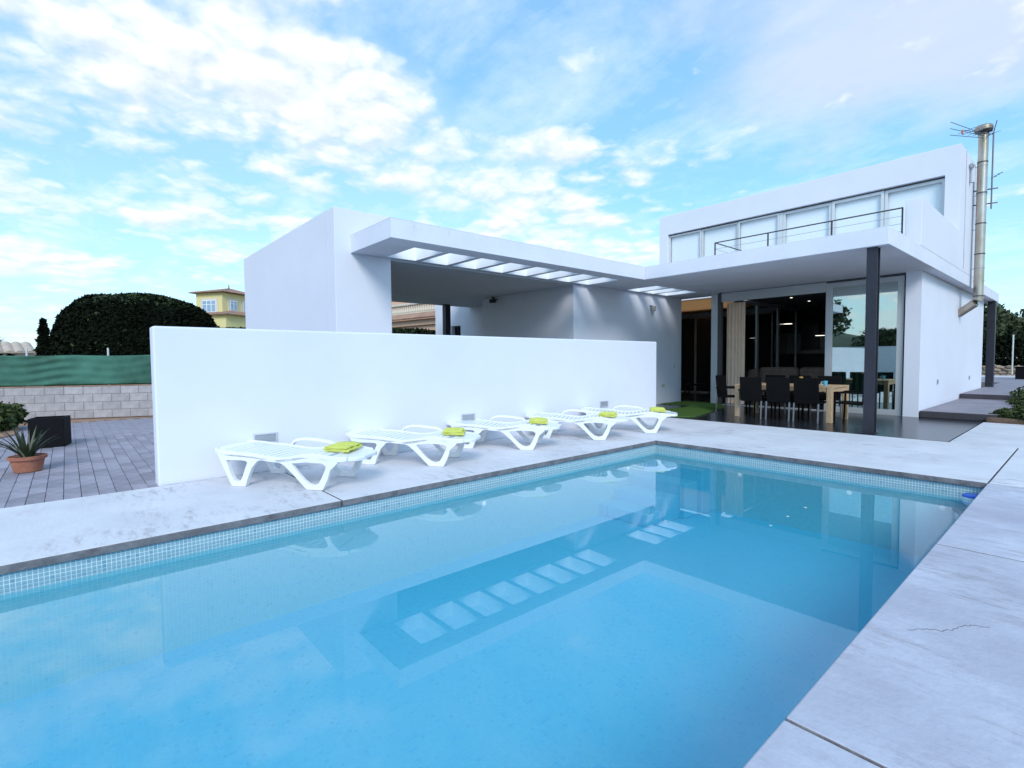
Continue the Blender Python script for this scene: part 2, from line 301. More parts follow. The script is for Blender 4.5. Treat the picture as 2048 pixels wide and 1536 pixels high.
def mosaic(name, axes, base=(0.24, 0.40, 0.46), gr=(0.66, 0.76, 0.78), lo=0.7):
    """2.5 cm glass mosaic: pale grout lines between blue-white tiles, tone varies tile by tile"""
    mt = bpy.data.materials.new(name); mt.use_nodes = True; t = mt.node_tree; n = t.nodes; l = t.links; b = n['Principled BSDF']
    g = n.new('ShaderNodeTexCoord'); s = n.new('ShaderNodeSeparateXYZ'); l.new(g.outputs['Object'], s.inputs[0])
    P = 0.030
    def M(op, a, bb=None):
        q = n.new('ShaderNodeMath'); q.operation = op
        for i, v in enumerate((a, bb)):
            if v is None: continue
            if isinstance(v, (int, float)): q.inputs[i].default_value = v
            else: l.new(v, q.inputs[i])
        return q.outputs[0]
    fl = []; ed = []
    for ax in axes:
        v = M('DIVIDE', s.outputs[ax], P); f = M('FRACT', v); fl.append(M('FLOOR', v)); ed.append(M('GREATER_THAN', M('ABSOLUTE', M('SUBTRACT', f, 0.5)), 0.43))
    grout = M('MAXIMUM', ed[0], ed[1])
    cb = n.new('ShaderNodeCombineXYZ'); l.new(fl[0], cb.inputs[0]); l.new(fl[1], cb.inputs[1])
    wn = n.new('ShaderNodeTexWhiteNoise'); l.new(cb.outputs[0], wn.inputs['Vector'])
    rp = n.new('ShaderNodeValToRGB'); e = rp.color_ramp.elements
    c0 = base; e[0].color = (c0[0]*.86, c0[1]*.90, c0[2]*.93, 1); e[1].color = (c0[0]*1.14, c0[1]*1.06, c0[2]*1.03, 1)
    x = e.new(0.04); x.color = (c0[0]*lo, c0[1]*(lo+.12), c0[2]*(lo+.2), 1); x = e.new(0.10); x.color = (*c0, 1)
    l.new(wn.outputs['Value'], rp.inputs[0])
    mx = n.new('ShaderNodeMix'); mx.data_type = 'RGBA'; l.new(grout, mx.inputs['Factor']); l.new(rp.outputs[0], mx.inputs['A'])
    mx.inputs['B'].default_value = (*gr, 1); l.new(mx.outputs['Result'], b.inputs['Base Color'])
    b.inputs['Roughness'].default_value = 0.25
    bp = n.new('ShaderNodeBump'); bp.invert = True; bp.inputs['Strength'].default_value = 0.5; bp.inputs['Distance'].default_value = 0.003
    l.new(grout, bp.inputs['Height']); l.new(bp.outputs[0], b.inputs['Normal'])
    return mt
mos_x, mos_y, mos_z = mosaic('mosaic_side', (1, 2)), mosaic('mosaic_end', (0, 2)), mosaic('mosaic_floor', (0, 1), (0.085, 0.45, 0.625), (0.115, 0.485, 0.655), 0.84)
mos_lx = mosaic('mosaic_lower_side', (1, 2), (0.14, 0.45, 0.54), (0.19, 0.50, 0.58), 0.9); mos_ly = mosaic('mosaic_lower_end', (0, 2), (0.14, 0.45, 0.54), (0.19, 0.50, 0.58), 0.9)

# ------------------------------------------------------------------ mesh helpers
class MB:
    def __init__(s): s.bm = bmesh.new()
    def box(s, x0, x1, y0, y1, z0, z1):
        v = [s.bm.verts.new((x, y, z)) for z in (z0, z1) for x, y in ((x0, y0), (x1, y0), (x1, y1), (x0, y1))]
        for f in ((3, 2, 1, 0), (4, 5, 6, 7), (0, 1, 5, 4), (1, 2, 6, 5), (2, 3, 7, 6), (3, 0, 4, 7)): s.bm.faces.new([v[i] for i in f])
        return s
    def prism(s, poly, h0, h1, axis='z'):
        """extrude a 2-D outline along an axis"""
        def P(a, b, h): return {'z': (a, b, h), 'y': (a, h, b), 'x': (h, a, b)}[axis]
        lo = [s.bm.verts.new(P(a, b, h0)) for a, b in poly]; hi = [s.bm.verts.new(P(a, b, h1)) for a, b in poly]
        n = len(poly); s.bm.faces.new(lo[::-1]); s.bm.faces.new(hi)
        for i in range(n): s.bm.faces.new((lo[i], lo[(i+1) % n], hi[(i+1) % n], hi[i]))
        return s
    def ring_prism(s, outer, inner, h0, h1, axis='y'):
        """extruded outline with one hole; both outlines carry the same number of points"""
        def P(a, b, h): return {'z': (a, b, h), 'y': (a, h, b), 'x': (h, a, b)}[axis]
        n = len(outer); V = [[s.bm.verts.new(P(a, b, h)) for a, b in q] for h in (h0, h1) for q in (outer, inner)]
        for i in range(n):
            j = (i+1) % n
            s.bm.faces.new((V[0][i], V[0][j], V[1][j], V[1][i])); s.bm.faces.new((V[2][j], V[2][i], V[3][i], V[3][j]))
            s.bm.faces.new((V[0][j], V[0][i], V[2][i], V[2][j])); s.bm.faces.new((V[1][i], V[1][j], V[3][j], V[3][i]))
        return s
    def tube(s, pts, r, seg=8, cap=True):
        pts = [Vector(p) for p in pts]; rs = r if isinstance(r, (list, tuple)) else [r]*len(pts); rings = []
        for i, p in enumerate(pts):
            d = (pts[min(i+1, len(pts)-1)]-pts[max(i-1, 0)]).normalized()
            a = Vector((0, 0, 1)) if abs(d.z) < 0.9 else Vector((1, 0, 0)); x = d.cross(a).normalized(); y = d.cross(x)
            rings.append([s.bm.verts.new(p+(x*math.cos(t)+y*math.sin(t))*rs[i]) for t in [2*math.pi*k/seg for k in range(seg)]])
        for a, b in zip(rings, rings[1:]):
            for k in range(seg): s.bm.faces.new((a[k], a[(k+1) % seg], b[(k+1) % seg], b[k]))
        if cap: s.bm.faces.new(rings[0][::-1]); s.bm.faces.new(rings[-1])
        return s
    def bar(s, p, q, wx, wz):
        """rectangular bar between two points"""
        p, q = Vector(p), Vector(q); d = (q-p).normalized(); a = Vector((0, 0, 1)) if abs(d.z) < 0.95 else Vector((0, 1, 0))
        x = d.cross(a).normalized()*wx/2; y = x.cross(d).normalized()*wz/2
        v = [s.bm.verts.new(c+o) for c in (p, q) for o in (-x-y, x-y, x+y, -x+y)]
        for f in ((3, 2, 1, 0), (4, 5, 6, 7), (0, 1, 5, 4), (1, 2, 6, 5), (2, 3, 7, 6), (3, 0, 4, 7)): s.bm.faces.new([v[i] for i in f])
        return s
    def lathe(s, prof, seg=32, c=(0, 0, 0)):
        rings = [[s.bm.verts.new((c[0]+r*math.cos(2*math.pi*k/seg), c[1]+r*math.sin(2*math.pi*k/seg), c[2]+z)) for k in range(seg)] for r, z in prof]
        for a, b in zip(rings, rings[1:]):
            for k in range(seg): s.bm.faces.new((a[k], a[(k+1) % seg], b[(k+1) % seg], b[k]))
        s.bm.faces.new(rings[0][::-1]); s.bm.faces.new(rings[-1]); return s
    def raw(s, vs, fs):
        v = [s.bm.verts.new(p) for p in vs]
        for f in fs: s.bm.faces.new([v[i] for i in f])
        return s
    def build(s, name, material, parent=None, bevel=0.0, smooth=False, seg=2):
        bmesh.ops.recalc_face_normals(s.bm, faces=s.bm.faces)
        me = bpy.data.meshes.new(name); s.bm.to_mesh(me); s.bm.free()
        for mm in (material if isinstance(material, (list, tuple)) else [material]): me.materials.append(mm)
        return link(name, me, parent, bevel, smooth, seg)
def link(name, me, parent=None, bevel=0.0, smooth=False, seg=2):
    o = bpy.data.objects.new(name, me); C.objects.link(o)
    if smooth:
        for p in me.polygons: p.use_smooth = True
    if bevel:
        b = o.modifiers.new('bevel', 'BEVEL'); b.width = bevel; b.segments = seg; b.limit_method = 'ANGLE'; b.angle_limit = R(35)
        for p in me.polygons: p.use_smooth = True
        wn = o.modifiers.new('wn', 'WEIGHTED_NORMAL'); wn.keep_sharp = True
    if parent is not None:
        o.parent = parent
        if parent.get('_w'): o.matrix_parent_inverse = Matrix.Translation(-parent.location)
    return o
def tag(o, label, cat, group=None, kind=None):
    if label: o['label'] = label
    if cat: o['category'] = cat
    if group: o['group'] = group
    if kind: o['kind'] = kind
    return o
def thing(name, label, cat, loc, group=None, world=True, rz=0.0):
    """empty at the base of a thing; world=True: its parts are modelled in world coordinates"""
    o = bpy.data.objects.new(name, None); C.objects.link(o); o.location = loc; o.rotation_euler = (0, 0, rz); o.empty_display_size = 0.2
    if world: o['_w'] = 1
    return tag(o, label, cat, group)
def struct(o): o['kind'] = 'structure'; return o
def sstruct(name, loc=(0, 0, 0)):
    o = bpy.data.objects.new(name, None); C.objects.link(o); o.location = loc; o['kind'] = 'structure'; o['_w'] = 1; return o
def children(o): return [c for c in C.objects if c.parent == o]
def copy_tree(o, parent=None):
    c = o.copy(); C.objects.link(c)
    if parent is not None: c.parent = parent
    for ch in KIDS.get(o.name, children(o)): copy_tree(ch, c)
    return c
KIDS = {}
def quads(centers, normals, size, up_mix=0.0, aspect=1.6):
    """leaf-sized quads at given points, random roll, as vertex/face arrays"""
    n = len(centers); rv = rng.normal(size=(n, 3)); t = np.cross(normals, rv); t /= np.linalg.norm(t, axis=1)[:, None]+1e-9
    b = np.cross(normals, t); b /= np.linalg.norm(b, axis=1)[:, None]+1e-9
    s = size*(0.6+0.8*rng.random(n))[:, None]
    t = t*s*aspect/2; b = b*s/2
    V = np.stack([centers-t, centers-b*0.9, centers+t, centers+b*0.9], 1).reshape(-1, 3)
    return V
def leafmesh(name, V, material, parent, leaf_slots=None):
    n = len(V)//4; me = bpy.data.meshes.new(name)
    me.vertices.add(len(V)); me.vertices.foreach_set('co', V.astype(np.float32).ravel())
    me.loops.add(4*n); me.loops.foreach_set('vertex_index', np.arange(4*n, dtype=np.int32))
    me.polygons.add(n); me.polygons.foreach_set('loop_start', np.arange(n, dtype=np.int32)*4); me.polygons.foreach_set('loop_total', np.full(n, 4, dtype=np.int32))
    me.update(); me.validate()
    for mm in (material if isinstance(material, (list, tuple)) else [material]): me.materials.append(mm)
    if leaf_slots is not None: me.polygons.foreach_set('material_index', leaf_slots.astype(np.int32))
    return link(name, me, parent)
def unit(n):
    v = rng.normal(size=(n, 3)); return v/np.linalg.norm(v, axis=1)[:, None]
def blob_leaves(blobs, count, size):
    """leaf cards scattered in the outer shell of several uneven lobes"""
    Vs = []; tot = sum(b[3]**2 for b in blobs)
    for (x, y, z, r, sq) in blobs:
        k = max(10, int(count*r*r/tot)); d = unit(k)
        rad = r*(0.62+0.42*rng.random(k)**0.6)*(1+0.16*np.sin(d[:, 0]*5+x)*np.cos(d[:, 1]*6+y)+0.10*np.sin(d[:, 2]*9+z))
        c = np.stack([x+d[:, 0]*rad, y+d[:, 1]*rad, z+d[:, 2]*rad*sq], 1)
        nn = d*0.6+unit(k)*0.8; nn /= np.linalg.norm(nn, axis=1)[:, None]
        Vs.append(quads(c, nn, size))
    return np.concatenate(Vs)

# ================================================================== SETTING: ground, pool, decks
PX0, PX1, PY0, PY1, WZ = -5.0, -0.765, -4.2, 7.66, -0.170   # pool opening and water level
g = MB(); hx0, hx1, hy0, hy1 = PX0-0.3, PX1+0.3, PY0-0.3, PY1+0.3
for a in ((-900, hx0, -900, 900), (hx1, 900, -900, 900), (hx0, hx1, -900, hy0), (hx0, hx1, hy1, 900)):
    g.raw([(a[0], a[2], -0.1), (a[1], a[2], -0.1), (a[1], a[3], -0.1), (a[0], a[3], -0.1)], [(0, 1, 2, 3)])
struct(g.build('ground', grd))

# pool basin: walls, floor, steps
pool = sstruct('pool_basin', (-2.9, 1.7, -1.4))
FZ = -1.0
iw = 0.03
def face(vs, name, mm, par): return MB().raw(vs, [(0, 1, 2, 3)]).build(name, mm, par)
wl, wr, wn_, wf = PX0-iw, PX1+iw, PY0, PY1+iw
MB().box(wl, wr, wn_, wf, FZ-0.1, FZ).build('pool_floor', mos_z, pool)
TZ = WZ-0.05
for (a0, a1, b0, b1, mu, ml_) in ((wl-0.2, wl, wn_-0.2, wf+0.2, mos_x, mos_lx), (wr, wr+0.2, wn_-0.2, wf+0.2, mos_x, mos_lx), (wl, wr, wf, wf+0.2, mos_y, mos_ly), (wl, wr, wn_-0.2, wn_, mos_y, mos_ly)):
    MB().box(a0, a1, b0, b1, TZ, -0.072).build('waterline_tiles', mu, pool)
    MB().box(a0, a1, b0, b1, FZ-0.1, TZ).build('pool_wall', ml_, pool)
for k, (xr, yy, z) in enumerate(((-3.95, 7.30, -0.31), (-4.02, 6.92, -0.48), (-4.1, 6.54, -0.65), (-4.15, 6.16, -0.82))):
    y1 = (wf, 7.30, 6.92, 6.54)[k]
    MB().box(wl, xr, yy, y1, FZ, z).build('pool_step', mos_z, pool, bevel=0.008)
for (x, y, z, ax) in ((-5.03, 3.9, -0.33, 'x'), (-4.6, 7.69, -0.31, 'y'), (-3.55, 7.69, -0.31, 'y'), (-2.1, 7.69, -0.31, 'y'), (-1.15, 7.69, -0.31, 'y'), (-5.03, 6.9, -0.33, 'x')):
    b = MB()
    if ax == 'x': b.tube([(x-0.01, y, z-.06), (x+0.004, y, z-.06), (x+0.007, y, z-.06)], [0.03, 0.03, 0.012], 16)
    else: b.tube([(x, y+0.01, z-.06), (x, y-0.004, z-.06), (x, y-0.007, z-.06)], [0.03, 0.03, 0.012], 16)
    b.build('inlet_nozzle', whitep, pool)
e = 0.004
wb = MB().box(wl+e, wr-e, wn_+e, wf-e, FZ+e, WZ).build('water', [watm, watside])
for p in wb.data.polygons:
    if p.normal.z < 0.5: p.material_index = 1
struct(wb)

# deck slabs
deck = sstruct('pool_deck')
J = 0.006
def slab(x0, x1, y0, y1, z1=0.0, mm=deckm, name='slab', par=None, bev=0.010, t=0.07):
    o = MB().box(x0, x1, y0, y1, z1-t, z1).build(name, [mm, copm], par or deck, bevel=bev)
    for p in o.data.polygons:
        if abs(p.normal.z) < 0.5: p.material_index = 1
    return o
slab(-7.02, PX0, -6.2, -3.0-J); slab(-7.02, PX0, -3.0+J, 2.06-J)
slab(-7.02, PX0, 2.06+J, PY1-J); slab(-7.02, PX0, PY1+J, 10.905)
slab(-8.9, -7.30, 10.4, 13.9, -0.004)
slab(PX0+J, PX1-J, PY1, 10.905)
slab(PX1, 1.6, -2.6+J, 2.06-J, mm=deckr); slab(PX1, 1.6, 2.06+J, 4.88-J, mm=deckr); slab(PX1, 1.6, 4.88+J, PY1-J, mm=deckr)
slab(PX1, 1.6, -6.2, -2.6-J); slab(PX0+J, PX1-J, -6.2, PY0)
slab(PX1+J, 1.6, PY1+J, 10.905+0.0); slab(-1.58, 1.6, 10.905+J, 14.75)
# sand-dark bed under the joints
struct(MB().box(-7.0, PX0-0.26, -6.1, 10.9, -0.2, -0.075).build('deck_bed', sandm))
struct(MB().box(PX1+0.24, 1.5, -6.1, 14.7, -0.2, -0.075).build('deck_bed', sandm))
struct(MB().box(PX0, PX1+0.2, PY1+0.24, 10.9, -0.2, -0.075).build('deck_bed', sandm))
# a hairline crack in the deck
cr = MB(); pts = []
P0 = [(-0.60, 3.22), (-0.55, 3.28), (-0.49, 3.33), (-0.455, 3.37), (-0.43, 3.45), (-0.405, 3.50), (-0.36, 3.53), (-0.32, 3.55)]
P0 = [(a[0]+(b[0]-a[0])*t/5+random.uniform(-.006, .006), a[1]+(b[1]-a[1])*t/5+random.uniform(-.012, .012)) for a, b in zip(P0, P0[1:]) for t in range(5)]
for (a, b) in zip(P0, P0[1:]): cr.bar((a[0], a[1], 0.0005), (b[0], b[1], 0.0005), 0.0014, 0.002)
cr.build('crack', sandm, deck)

# terrace, steps at the right of the house
struct(MB().box(-12.5, -1.592, 10.918, 25.6, -0.15, 0.001).build('terrace', terr, bevel=0.004))
stp = thing('garden_steps', 'two broad low grey concrete steps with dark risers beside the white right wall', 'steps', (-2.0, 17, 0))
def step(poly, z0, z1):
    o = MB().prism(poly, z0, z1).build('step', [stepm, stepd], stp, bevel=0.012)
    for p in o.data.polygons:
        if abs(p.normal.z) < 0.5: p.material_index = 1
step([(-2.70, 14.95), (-1.38, 14.95), (-1.36, 16.2), (-1.30, 18.0), (-1.5, 20.2), (-2.70, 20.2)], 0.001, 0.155)
step([(-2.70, 20.2), (-1.5, 20.2), (-1.1, 22), (-0.9, 30), (-2.70, 30)], 0.001, 0.30)
slab(-8.0, 4.0, 30.0, 37.5, 0.30, stepm, 'slab', sstruct('upper_path'), 0.01, 0.3)
struct(MB().box(-1.56, 6.0, 14.76, 29.9, -0.12, 0.10).build('planting_bed', mat('bed_soil', (0.14, 0.09, 0.06), 0.95, var=0.4, vscale=6, bump=0.7, bscale=25), bevel=0.05))

# artificial turf on the terrace
turf = tag(MB().prism([(-6.80, 10.93), (-6.35, 11.35), (-7.01, 14.2), (-7.55, 15.0), (-8.85, 15.28), (-8.96, 13.95), (-8.05, 14.35), (-7.75, 13.4), (-7.80, 12.2)], 0.004, 0.022).build('grass_mat', grassm), 'bright green artificial grass mat lying on the dark terrace behind the white garden wall', 'grass mat')
nb = 16000
bx = -8.9+2.6*rng.random(nb*2); by = 10.9+4.4*rng.random(nb*2)
def inpoly(x, y, poly):
    r = np.zeros(len(x), bool); n = len(poly); j = n-1
    for i in range(n):
        xi, yi = poly[i]; xj, yj = poly[j]
        r ^= ((yi > y) != (yj > y)) & (x < (xj-xi)*(y-yi)/(yj-yi+1e-12)+xi); j = i
    return r
ok = inpoly(bx, by, [(-6.80, 10.93), (-6.35, 11.35), (-7.01, 14.2), (-7.55, 15.0), (-8.85, 15.28), (-8.96, 13.95), (-8.05, 14.35), (-7.75, 13.4), (-7.80, 12.2)])
bx, by = bx[ok], by[ok]; k = len(bx)
lean = rng.normal(size=(k, 2))*0.008
V = np.zeros((k, 4, 3)); V[:, 0] = np.stack([bx-0.003, by, np.full(k, 0.018)], 1); V[:, 1] = np.stack([bx+0.003, by, np.full(k, 0.018)], 1)
V[:, 2] = np.stack([bx+lean[:, 0]+0.002, by+lean[:, 1], np.full(k, 0.046)], 1); V[:, 3] = np.stack([bx+lean[:, 0]-0.002, by+lean[:, 1], np.full(k, 0.046)], 1)
o = leafmesh('grass_blades', V.reshape(-1, 3), grassm, turf); o['kind'] = 'stuff'

# block paving on the left
pav = sstruct('block_paving', (-11, 0, 0))
MB().box(-16.3, -7.03, -3.2, 3.66, -0.12, -0.012).build('paving_bed', sandm, pav)
pm = MB().box(-0.1415, 0.1415, -0.0712, 0.0712, -0.05, 0.0).build('paver', paver, pav, bevel=0.005, seg=1)
pm_me = pm.data; cand = []; half = []
for r_ in range(-22, 26):
    y = r_*0.146
    if y < -3.1 or y > 3.55: continue
    if r_ % 2: half.append((-7.1095, y))
    for c_ in range(0, 34):
        x = -7.18-c_*0.287-(0.1435 if r_ % 2 else 0)
        if x < -16.2: continue
        vis = (y < 0.9 + max(0, (-x-7)*0.09)) and (y > -0.1*(-x)*0.85 - 0.05)
        cand.append((0 if vis else 1, -x, x, y))
cand.sort()
first = True; rest = MB()
for i, (vis, _, x, y) in enumerate(cand):
    dz = random.uniform(-0.004, 0.003); rz = random.uniform(-0.012, 0.012)
    if i < 275:
        o = pm if first else pm.copy()
        if not first: C.objects.link(o)
        first = False
        o.location = (x+random.uniform(-.002, .002), y, dz); o.rotation_euler = (random.uniform(-.008, .008), random.uniform(-.008, .008), rz)
    else:
        rest.box(x-0.1415, x+0.1415, y-0.0712, y+0.0712, -0.05, dz)
rest.build('paver', paver, pav)['kind'] = 'stuff'
for i, (x, y) in enumerate(half):
    hp = MB().box(-0.0695, 0.0695, -0.0712, 0.0712, -0.05, 0.0).build('paver', paver, pav, bevel=0.005, seg=1) if i == 0 else hp.copy()
    if i: C.objects.link(hp)
    hp.location = (x, y, random.uniform(-.003, .002))
struct(MB().raw([(-18.6, -3.2, -0.02), (-16.3, -3.2, -0.02), (-16.3, 3.6, -0.02), (-18.6, 3.6, -0.02)], [(0, 1, 2, 3)]).build('soil_strip', soil))
struct(MB().prism([(-16.5, -3.5), (-15.8, -0.85), (-14.2, -0.80), (-13.3, -1.15), (-12.5, -3.5)], -0.02, 0.03).build('soil_bed', soil, bevel=0.02))

# ================================================================== GARDEN WALL with recessed vents
gw = thing('garden_wall', 'long smooth white garden wall behind the sun loungers', 'wall', (-7.17, 5.7, 0))
MB().box(-7.30, -7.04, 0.745, 10.80, -0.1, 1.83).build('wall', render, gw, bevel=0.025, seg=3)
for (y0, y1, z0, z1) in ((1.78, 2.03, .375, .475), (5.01, 5.26, .385, .485), (8.66, 8.90, .39, .49)):
    f = MB().ring_prism([(y0-.02, z0-.02), (y1+.02, z0-.02), (y1+.02, z1+.02), (y0-.02, z1+.02)], [(y0, z0), (y1, z0), (y1, z1), (y0, z1)], -7.06, -7.026, 'x').build('recessed_light', ventf, gw, bevel=0.003)
    MB().box(-7.05, -7.034, y0, y1, z0, z1).build('light_glass', ventm, f)

# ================================================================== VILLA
villa = thing('modern_villa', 'white flat roofed modern villa with wide canopy, glazed living room and set back upper storey', 'house', (-6, 14, 0))
S0, S1 = 3.40, 3.72
# side box and carport
bxb = MB(); bxb.prism([(3.70, -.1), (4.81, -.1), (4.81, 3.40), (11.2, 3.40), (11.2, 4.19), (3.70, 4.19)], -9.36, -9.06, 'x'); bxb.build('wall', render, villa, bevel=0.01)
MB().box(-15.2, -9.36, 3.70, 4.0, -0.1, 4.19).build('wall', render, villa)
MB().box(-15.2, -9.36, 4.0, 11.2, 3.402, 4.188).build('roof_box', render, villa)
# canopy slab with roof openings, built as strips around the holes
cs = MB(); XA, XH0, XH1, XB = -9.058, -8.97, -7.95, -7.52
cs.box(XA, XH0, 4.0, 15.0, S0, S1); cs.box(XH1, XB, 4.0, 15.0, S0, S1)
holes = [(4.68+.745*k, 5.30+.745*k) for k in range(8)]+[(12.18+.745*k, 12.80+.745*k) for k in range(3)]
ys = [4.0]+[v for h in holes for v in h]+[15.0]
for a, b in zip(ys[0::2], ys[1::2]): cs.box(XH0, XH1, a, b, S0, S1)
cso = cs.build('canopy_slab', [slabw, mat('opening_side_lit', (0.88, 0.90, 0.93), 0.9)], villa)  # hole sides get a paler colour: light from above is painted in
for p in cso.data.polygons:
    if abs(p.normal.z) < .5 and (XH0-.01 < p.center.x < XH1+.01) and 4.5 < p.center.y < 14.9: p.material_index = 1
# thin slab under the box and across the house
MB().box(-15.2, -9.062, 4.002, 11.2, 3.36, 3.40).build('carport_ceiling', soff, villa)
MB().box(-9.06, -7.522, 15.002, 15.6, S0, S1).build('roof_slab', slabw, villa)
MB().box(-15.2, -9.06, 11.202, 15.6, S0, S1).build('roof_slab', slabw, villa)
MB().box(-7.518, -2.48, 11.0, 26.1, S0, S1).build('terrace_slab', slabw, villa, bevel=0.012)
MB().box(-15.2, -7.52, 17.7, 26.1, S0, S1).build('roof_slab', slabw, villa)
# porch block
MB().box(-12.93, -9.06, 10.05, 10.35, -0.1, 3.36).build('wall', render, villa)
MB().box(-9.36, -9.06, 10.35, 15.32, -0.1, 3.40).build('wall', render, villa)
MB().box(-12.93, -12.63, 10.35, 15.32, -0.1, 3.36).build('wall', render, villa)
# rear wing beyond the carport with a small window
wg = MB(); wy0, wy1 = 11.21, 11.5
for a in ((-17.5, -16.4, 0, 4.6), (-15.78, -12.94, 0, 3.355), (-16.4, -15.78, 0, 2.0), (-16.4, -15.78, 2.74, 4.6), (-15.78, -15.25, 3.357, 4.6)): wg.box(a[0], a[1], wy0, wy1, a[2], a[3])
wg.build('wing_wall', render, villa)
wf_ = MB().ring_prism([(-16.4, 2.0), (-15.78, 2.0), (-15.78, 2.74), (-16.4, 2.74)], [(-16.36, 2.04), (-15.82, 2.04), (-15.82, 2.70), (-16.36, 2.70)], 11.38, 11.44, 'y').build('window', alud, villa)
MB().box(-16.36, -15.82, 11.40, 11.41, 2.04, 2.70).build('pane', dkglass, wf_)
MB().box(-15.0, -14.8, 9.9, 10.1, -0.05, 3.36).build('column', steel_dk, villa)
# right hand lower wall and lintels
MB().box(-2.96, -2.72, 15.02, 24.6, 0.0, 3.40).build('wall', render, villa, bevel=0.012)
MB().box(-3.02, -2.721, 14.94, 15.02, 0.0, 3.40).build('wall', render, villa)
MB().box(-12.0, -2.96, 24.3, 24.6, 0.0, 3.40).build('rear_wall', render, villa)
# upper storey: front wall made of pieces round the long window
UF = 17.68; ub = MB(); UZ = 6.93
ub.ring_prism([(-11.42, S1), (-2.48, S1), (-2.48, UZ), (-11.42, UZ)], [(-11.06, 3.76), (-2.80, 3.76), (-2.80, 6.20), (-11.06, 6.20)], UF, UF+.3, 'y')
ub.box(-2.78, -2.48, UF+.3, 21.4, S1, UZ); ub.box(-11.42, -11.12, UF+.3, 21.4, S1, UZ); ub.box(-11.12, -2.78, 21.1, 21.4, S1, UZ); ub.box(-11.12, -2.78, UF+.3, 21.1, UZ-.3, UZ-.05)
ub.build('upper_walls', render, villa, bevel=0.01)
MB().box(-11.06, -2.80, UF+.10, UF+.20, 6.165, 6.199).build('lintel_gap', alud, villa)
mull = [-11.06, -9.73, -8.36, -6.90, -5.48, -4.15, -2.80]
for i in range(6):
    a, b = mull[i], mull[i+1]; wdt = 0.055 if i < 3 else 0.08
    if i == 2: b -= 0.10
    if i == 3: a += 0.0
    y0 = UF+.10+(0.03 if i % 2 else 0)
    fr = MB().ring_prism([(a+.004, 3.78), (b-.004, 3.78), (b-.004, 6.16), (a+.004, 6.16)], [(a+wdt, 3.84), (b-wdt, 3.84), (b-wdt, 6.16-wdt), (a+wdt, 6.16-wdt)], y0, y0+.06, 'y').build('window', pframe, villa, bevel=0.004)
    MB().box(a+wdt, b-wdt, y0+.025, y0+.032, 3.84, 6.16-wdt).build('pane', paneu, fr)
    MB().box(a+wdt-.01, b-wdt+.01, y0+.10, y0+.105, 3.80, 6.12).build('blind', winwh, fr)
MB().box(-7.0, -6.90, UF+.12, UF+.2, 3.78, 6.16).build('mullion', pframe, villa)
# parapet wall of the roof terrace
MB().prism([(13.45, 3.722), (17.675, 3.722), (17.675, 4.71), (13.45, 4.71)], -2.76, -2.482, 'x').build('parapet', render, villa, bevel=0.01)
# railing
rl = thing('terrace_railing', 'thin dark steel cable railing on the edge of the roof terrace', 'railing', (-4.8, 13.4, 3.72))
RY = 13.4; RZ = 4.55
MB().tube([(-6.93, RY, RZ), (-2.79, RY, RZ)], 0.015, 8).build('top_rail', rust, rl)
MB().tube([(-6.93, RY, RZ), (-6.93, 16.9, RZ)], 0.015, 8).build('top_rail', rust, rl)
for x, y in ((-6.93, RY), (-5.54, RY), (-4.12, RY), (-2.80, RY), (-6.93, 15.2), (-6.93, 16.9)): MB().box(x-.014, x+.014, y-.014, y+.014, 3.72, RZ).build('post', rust, rl)
for z in (3.90, 4.06, 4.22, 4.38):
    MB().tube([(-6.93, RY, z), (-2.80, RY, z)], 0.005, 6).build('cable', lampm, rl)
    MB().tube([(-6.93, RY, z), (-6.93, 16.9, z)], 0.005, 6).build('cable', lampm, rl)
# front column (H beam) and rear column
col = MB(); cx, cy = -2.745, 11.16; h = 0.085
col.box(cx-h, cx+h, cy-h, cy-h+.016, 0.001, 3.40); col.box(cx-h, cx+h, cy+h-.016, cy+h, 0.001, 3.40); col.box(cx-.008, cx+.008, cy-h+.016, cy+h-.016, 0.001, 3.40)
col.box(cx-h+.0, cx-h+.012, cy-h+.018, cy+h-.018, 0.001, 3.40)
colo = col.build('column', steel_dk, villa)
MB().box(cx-.12, cx+.12, cy-.12, cy+.12, 0.0015, 0.014).build('column_base', steel_dk, villa)
MB().box(-2.70, -2.48, 25.3, 25.55, 0.3, 3.40).build('column', steel_dk, villa)

# sliding glazing of the living room
GY = 15.0
MB().box(-7.86, -7.66, 15.0, 15.16, 0.002, 3.40).build('glazing_post', alu, villa, bevel=0.004)
MB().box(-7.66, -7.56, 15.03, 15.16, 0.002, 3.40).build('glazing_post', alud, villa)
MB().box(-7.56, -4.72, 15.04, 15.10, 3.12, 3.38).build('blind_box', alu, villa, bevel=0.004)
MB().box(-7.56, -3.02, 15.0, 15.30, 0.002, 0.018).build('floor_track', alu, villa)
MB().box(-4.70, -3.02, 15.03, 15.12, 3.345, 3.398).build('head_track', alud, villa)
fr = MB().ring_prism([(-4.72, .02), (-3.06, .02), (-3.06, 3.34), (-4.72, 3.34)], [(-4.56, .14), (-3.19, .14), (-3.19, 3.22), (-4.56, 3.22)], 15.01, 15.07, 'y').build('glass_door', alu, villa, bevel=0.004)
MB().box(-4.56, -3.19, 15.035, 15.045, .14, 3.22).build('pane', paneg, fr)
MB().box(-3.06, -3.02, 15.03, 15.12, 0.02, 3.345).build('side_track', alud, villa)
fr = MB().ring_prism([(-4.74, .02), (-3.08, .02), (-3.08, 3.34), (-4.74, 3.34)], [(-4.62, .14), (-3.2, .14), (-3.2, 3.22), (-4.62, 3.22)], 15.10, 15.15, 'y').build('glass_door', alu, villa, bevel=0.004)
MB().box(-4.62, -3.2, 15.12, 15.126, .14, 3.22).build('pane', panec, fr)
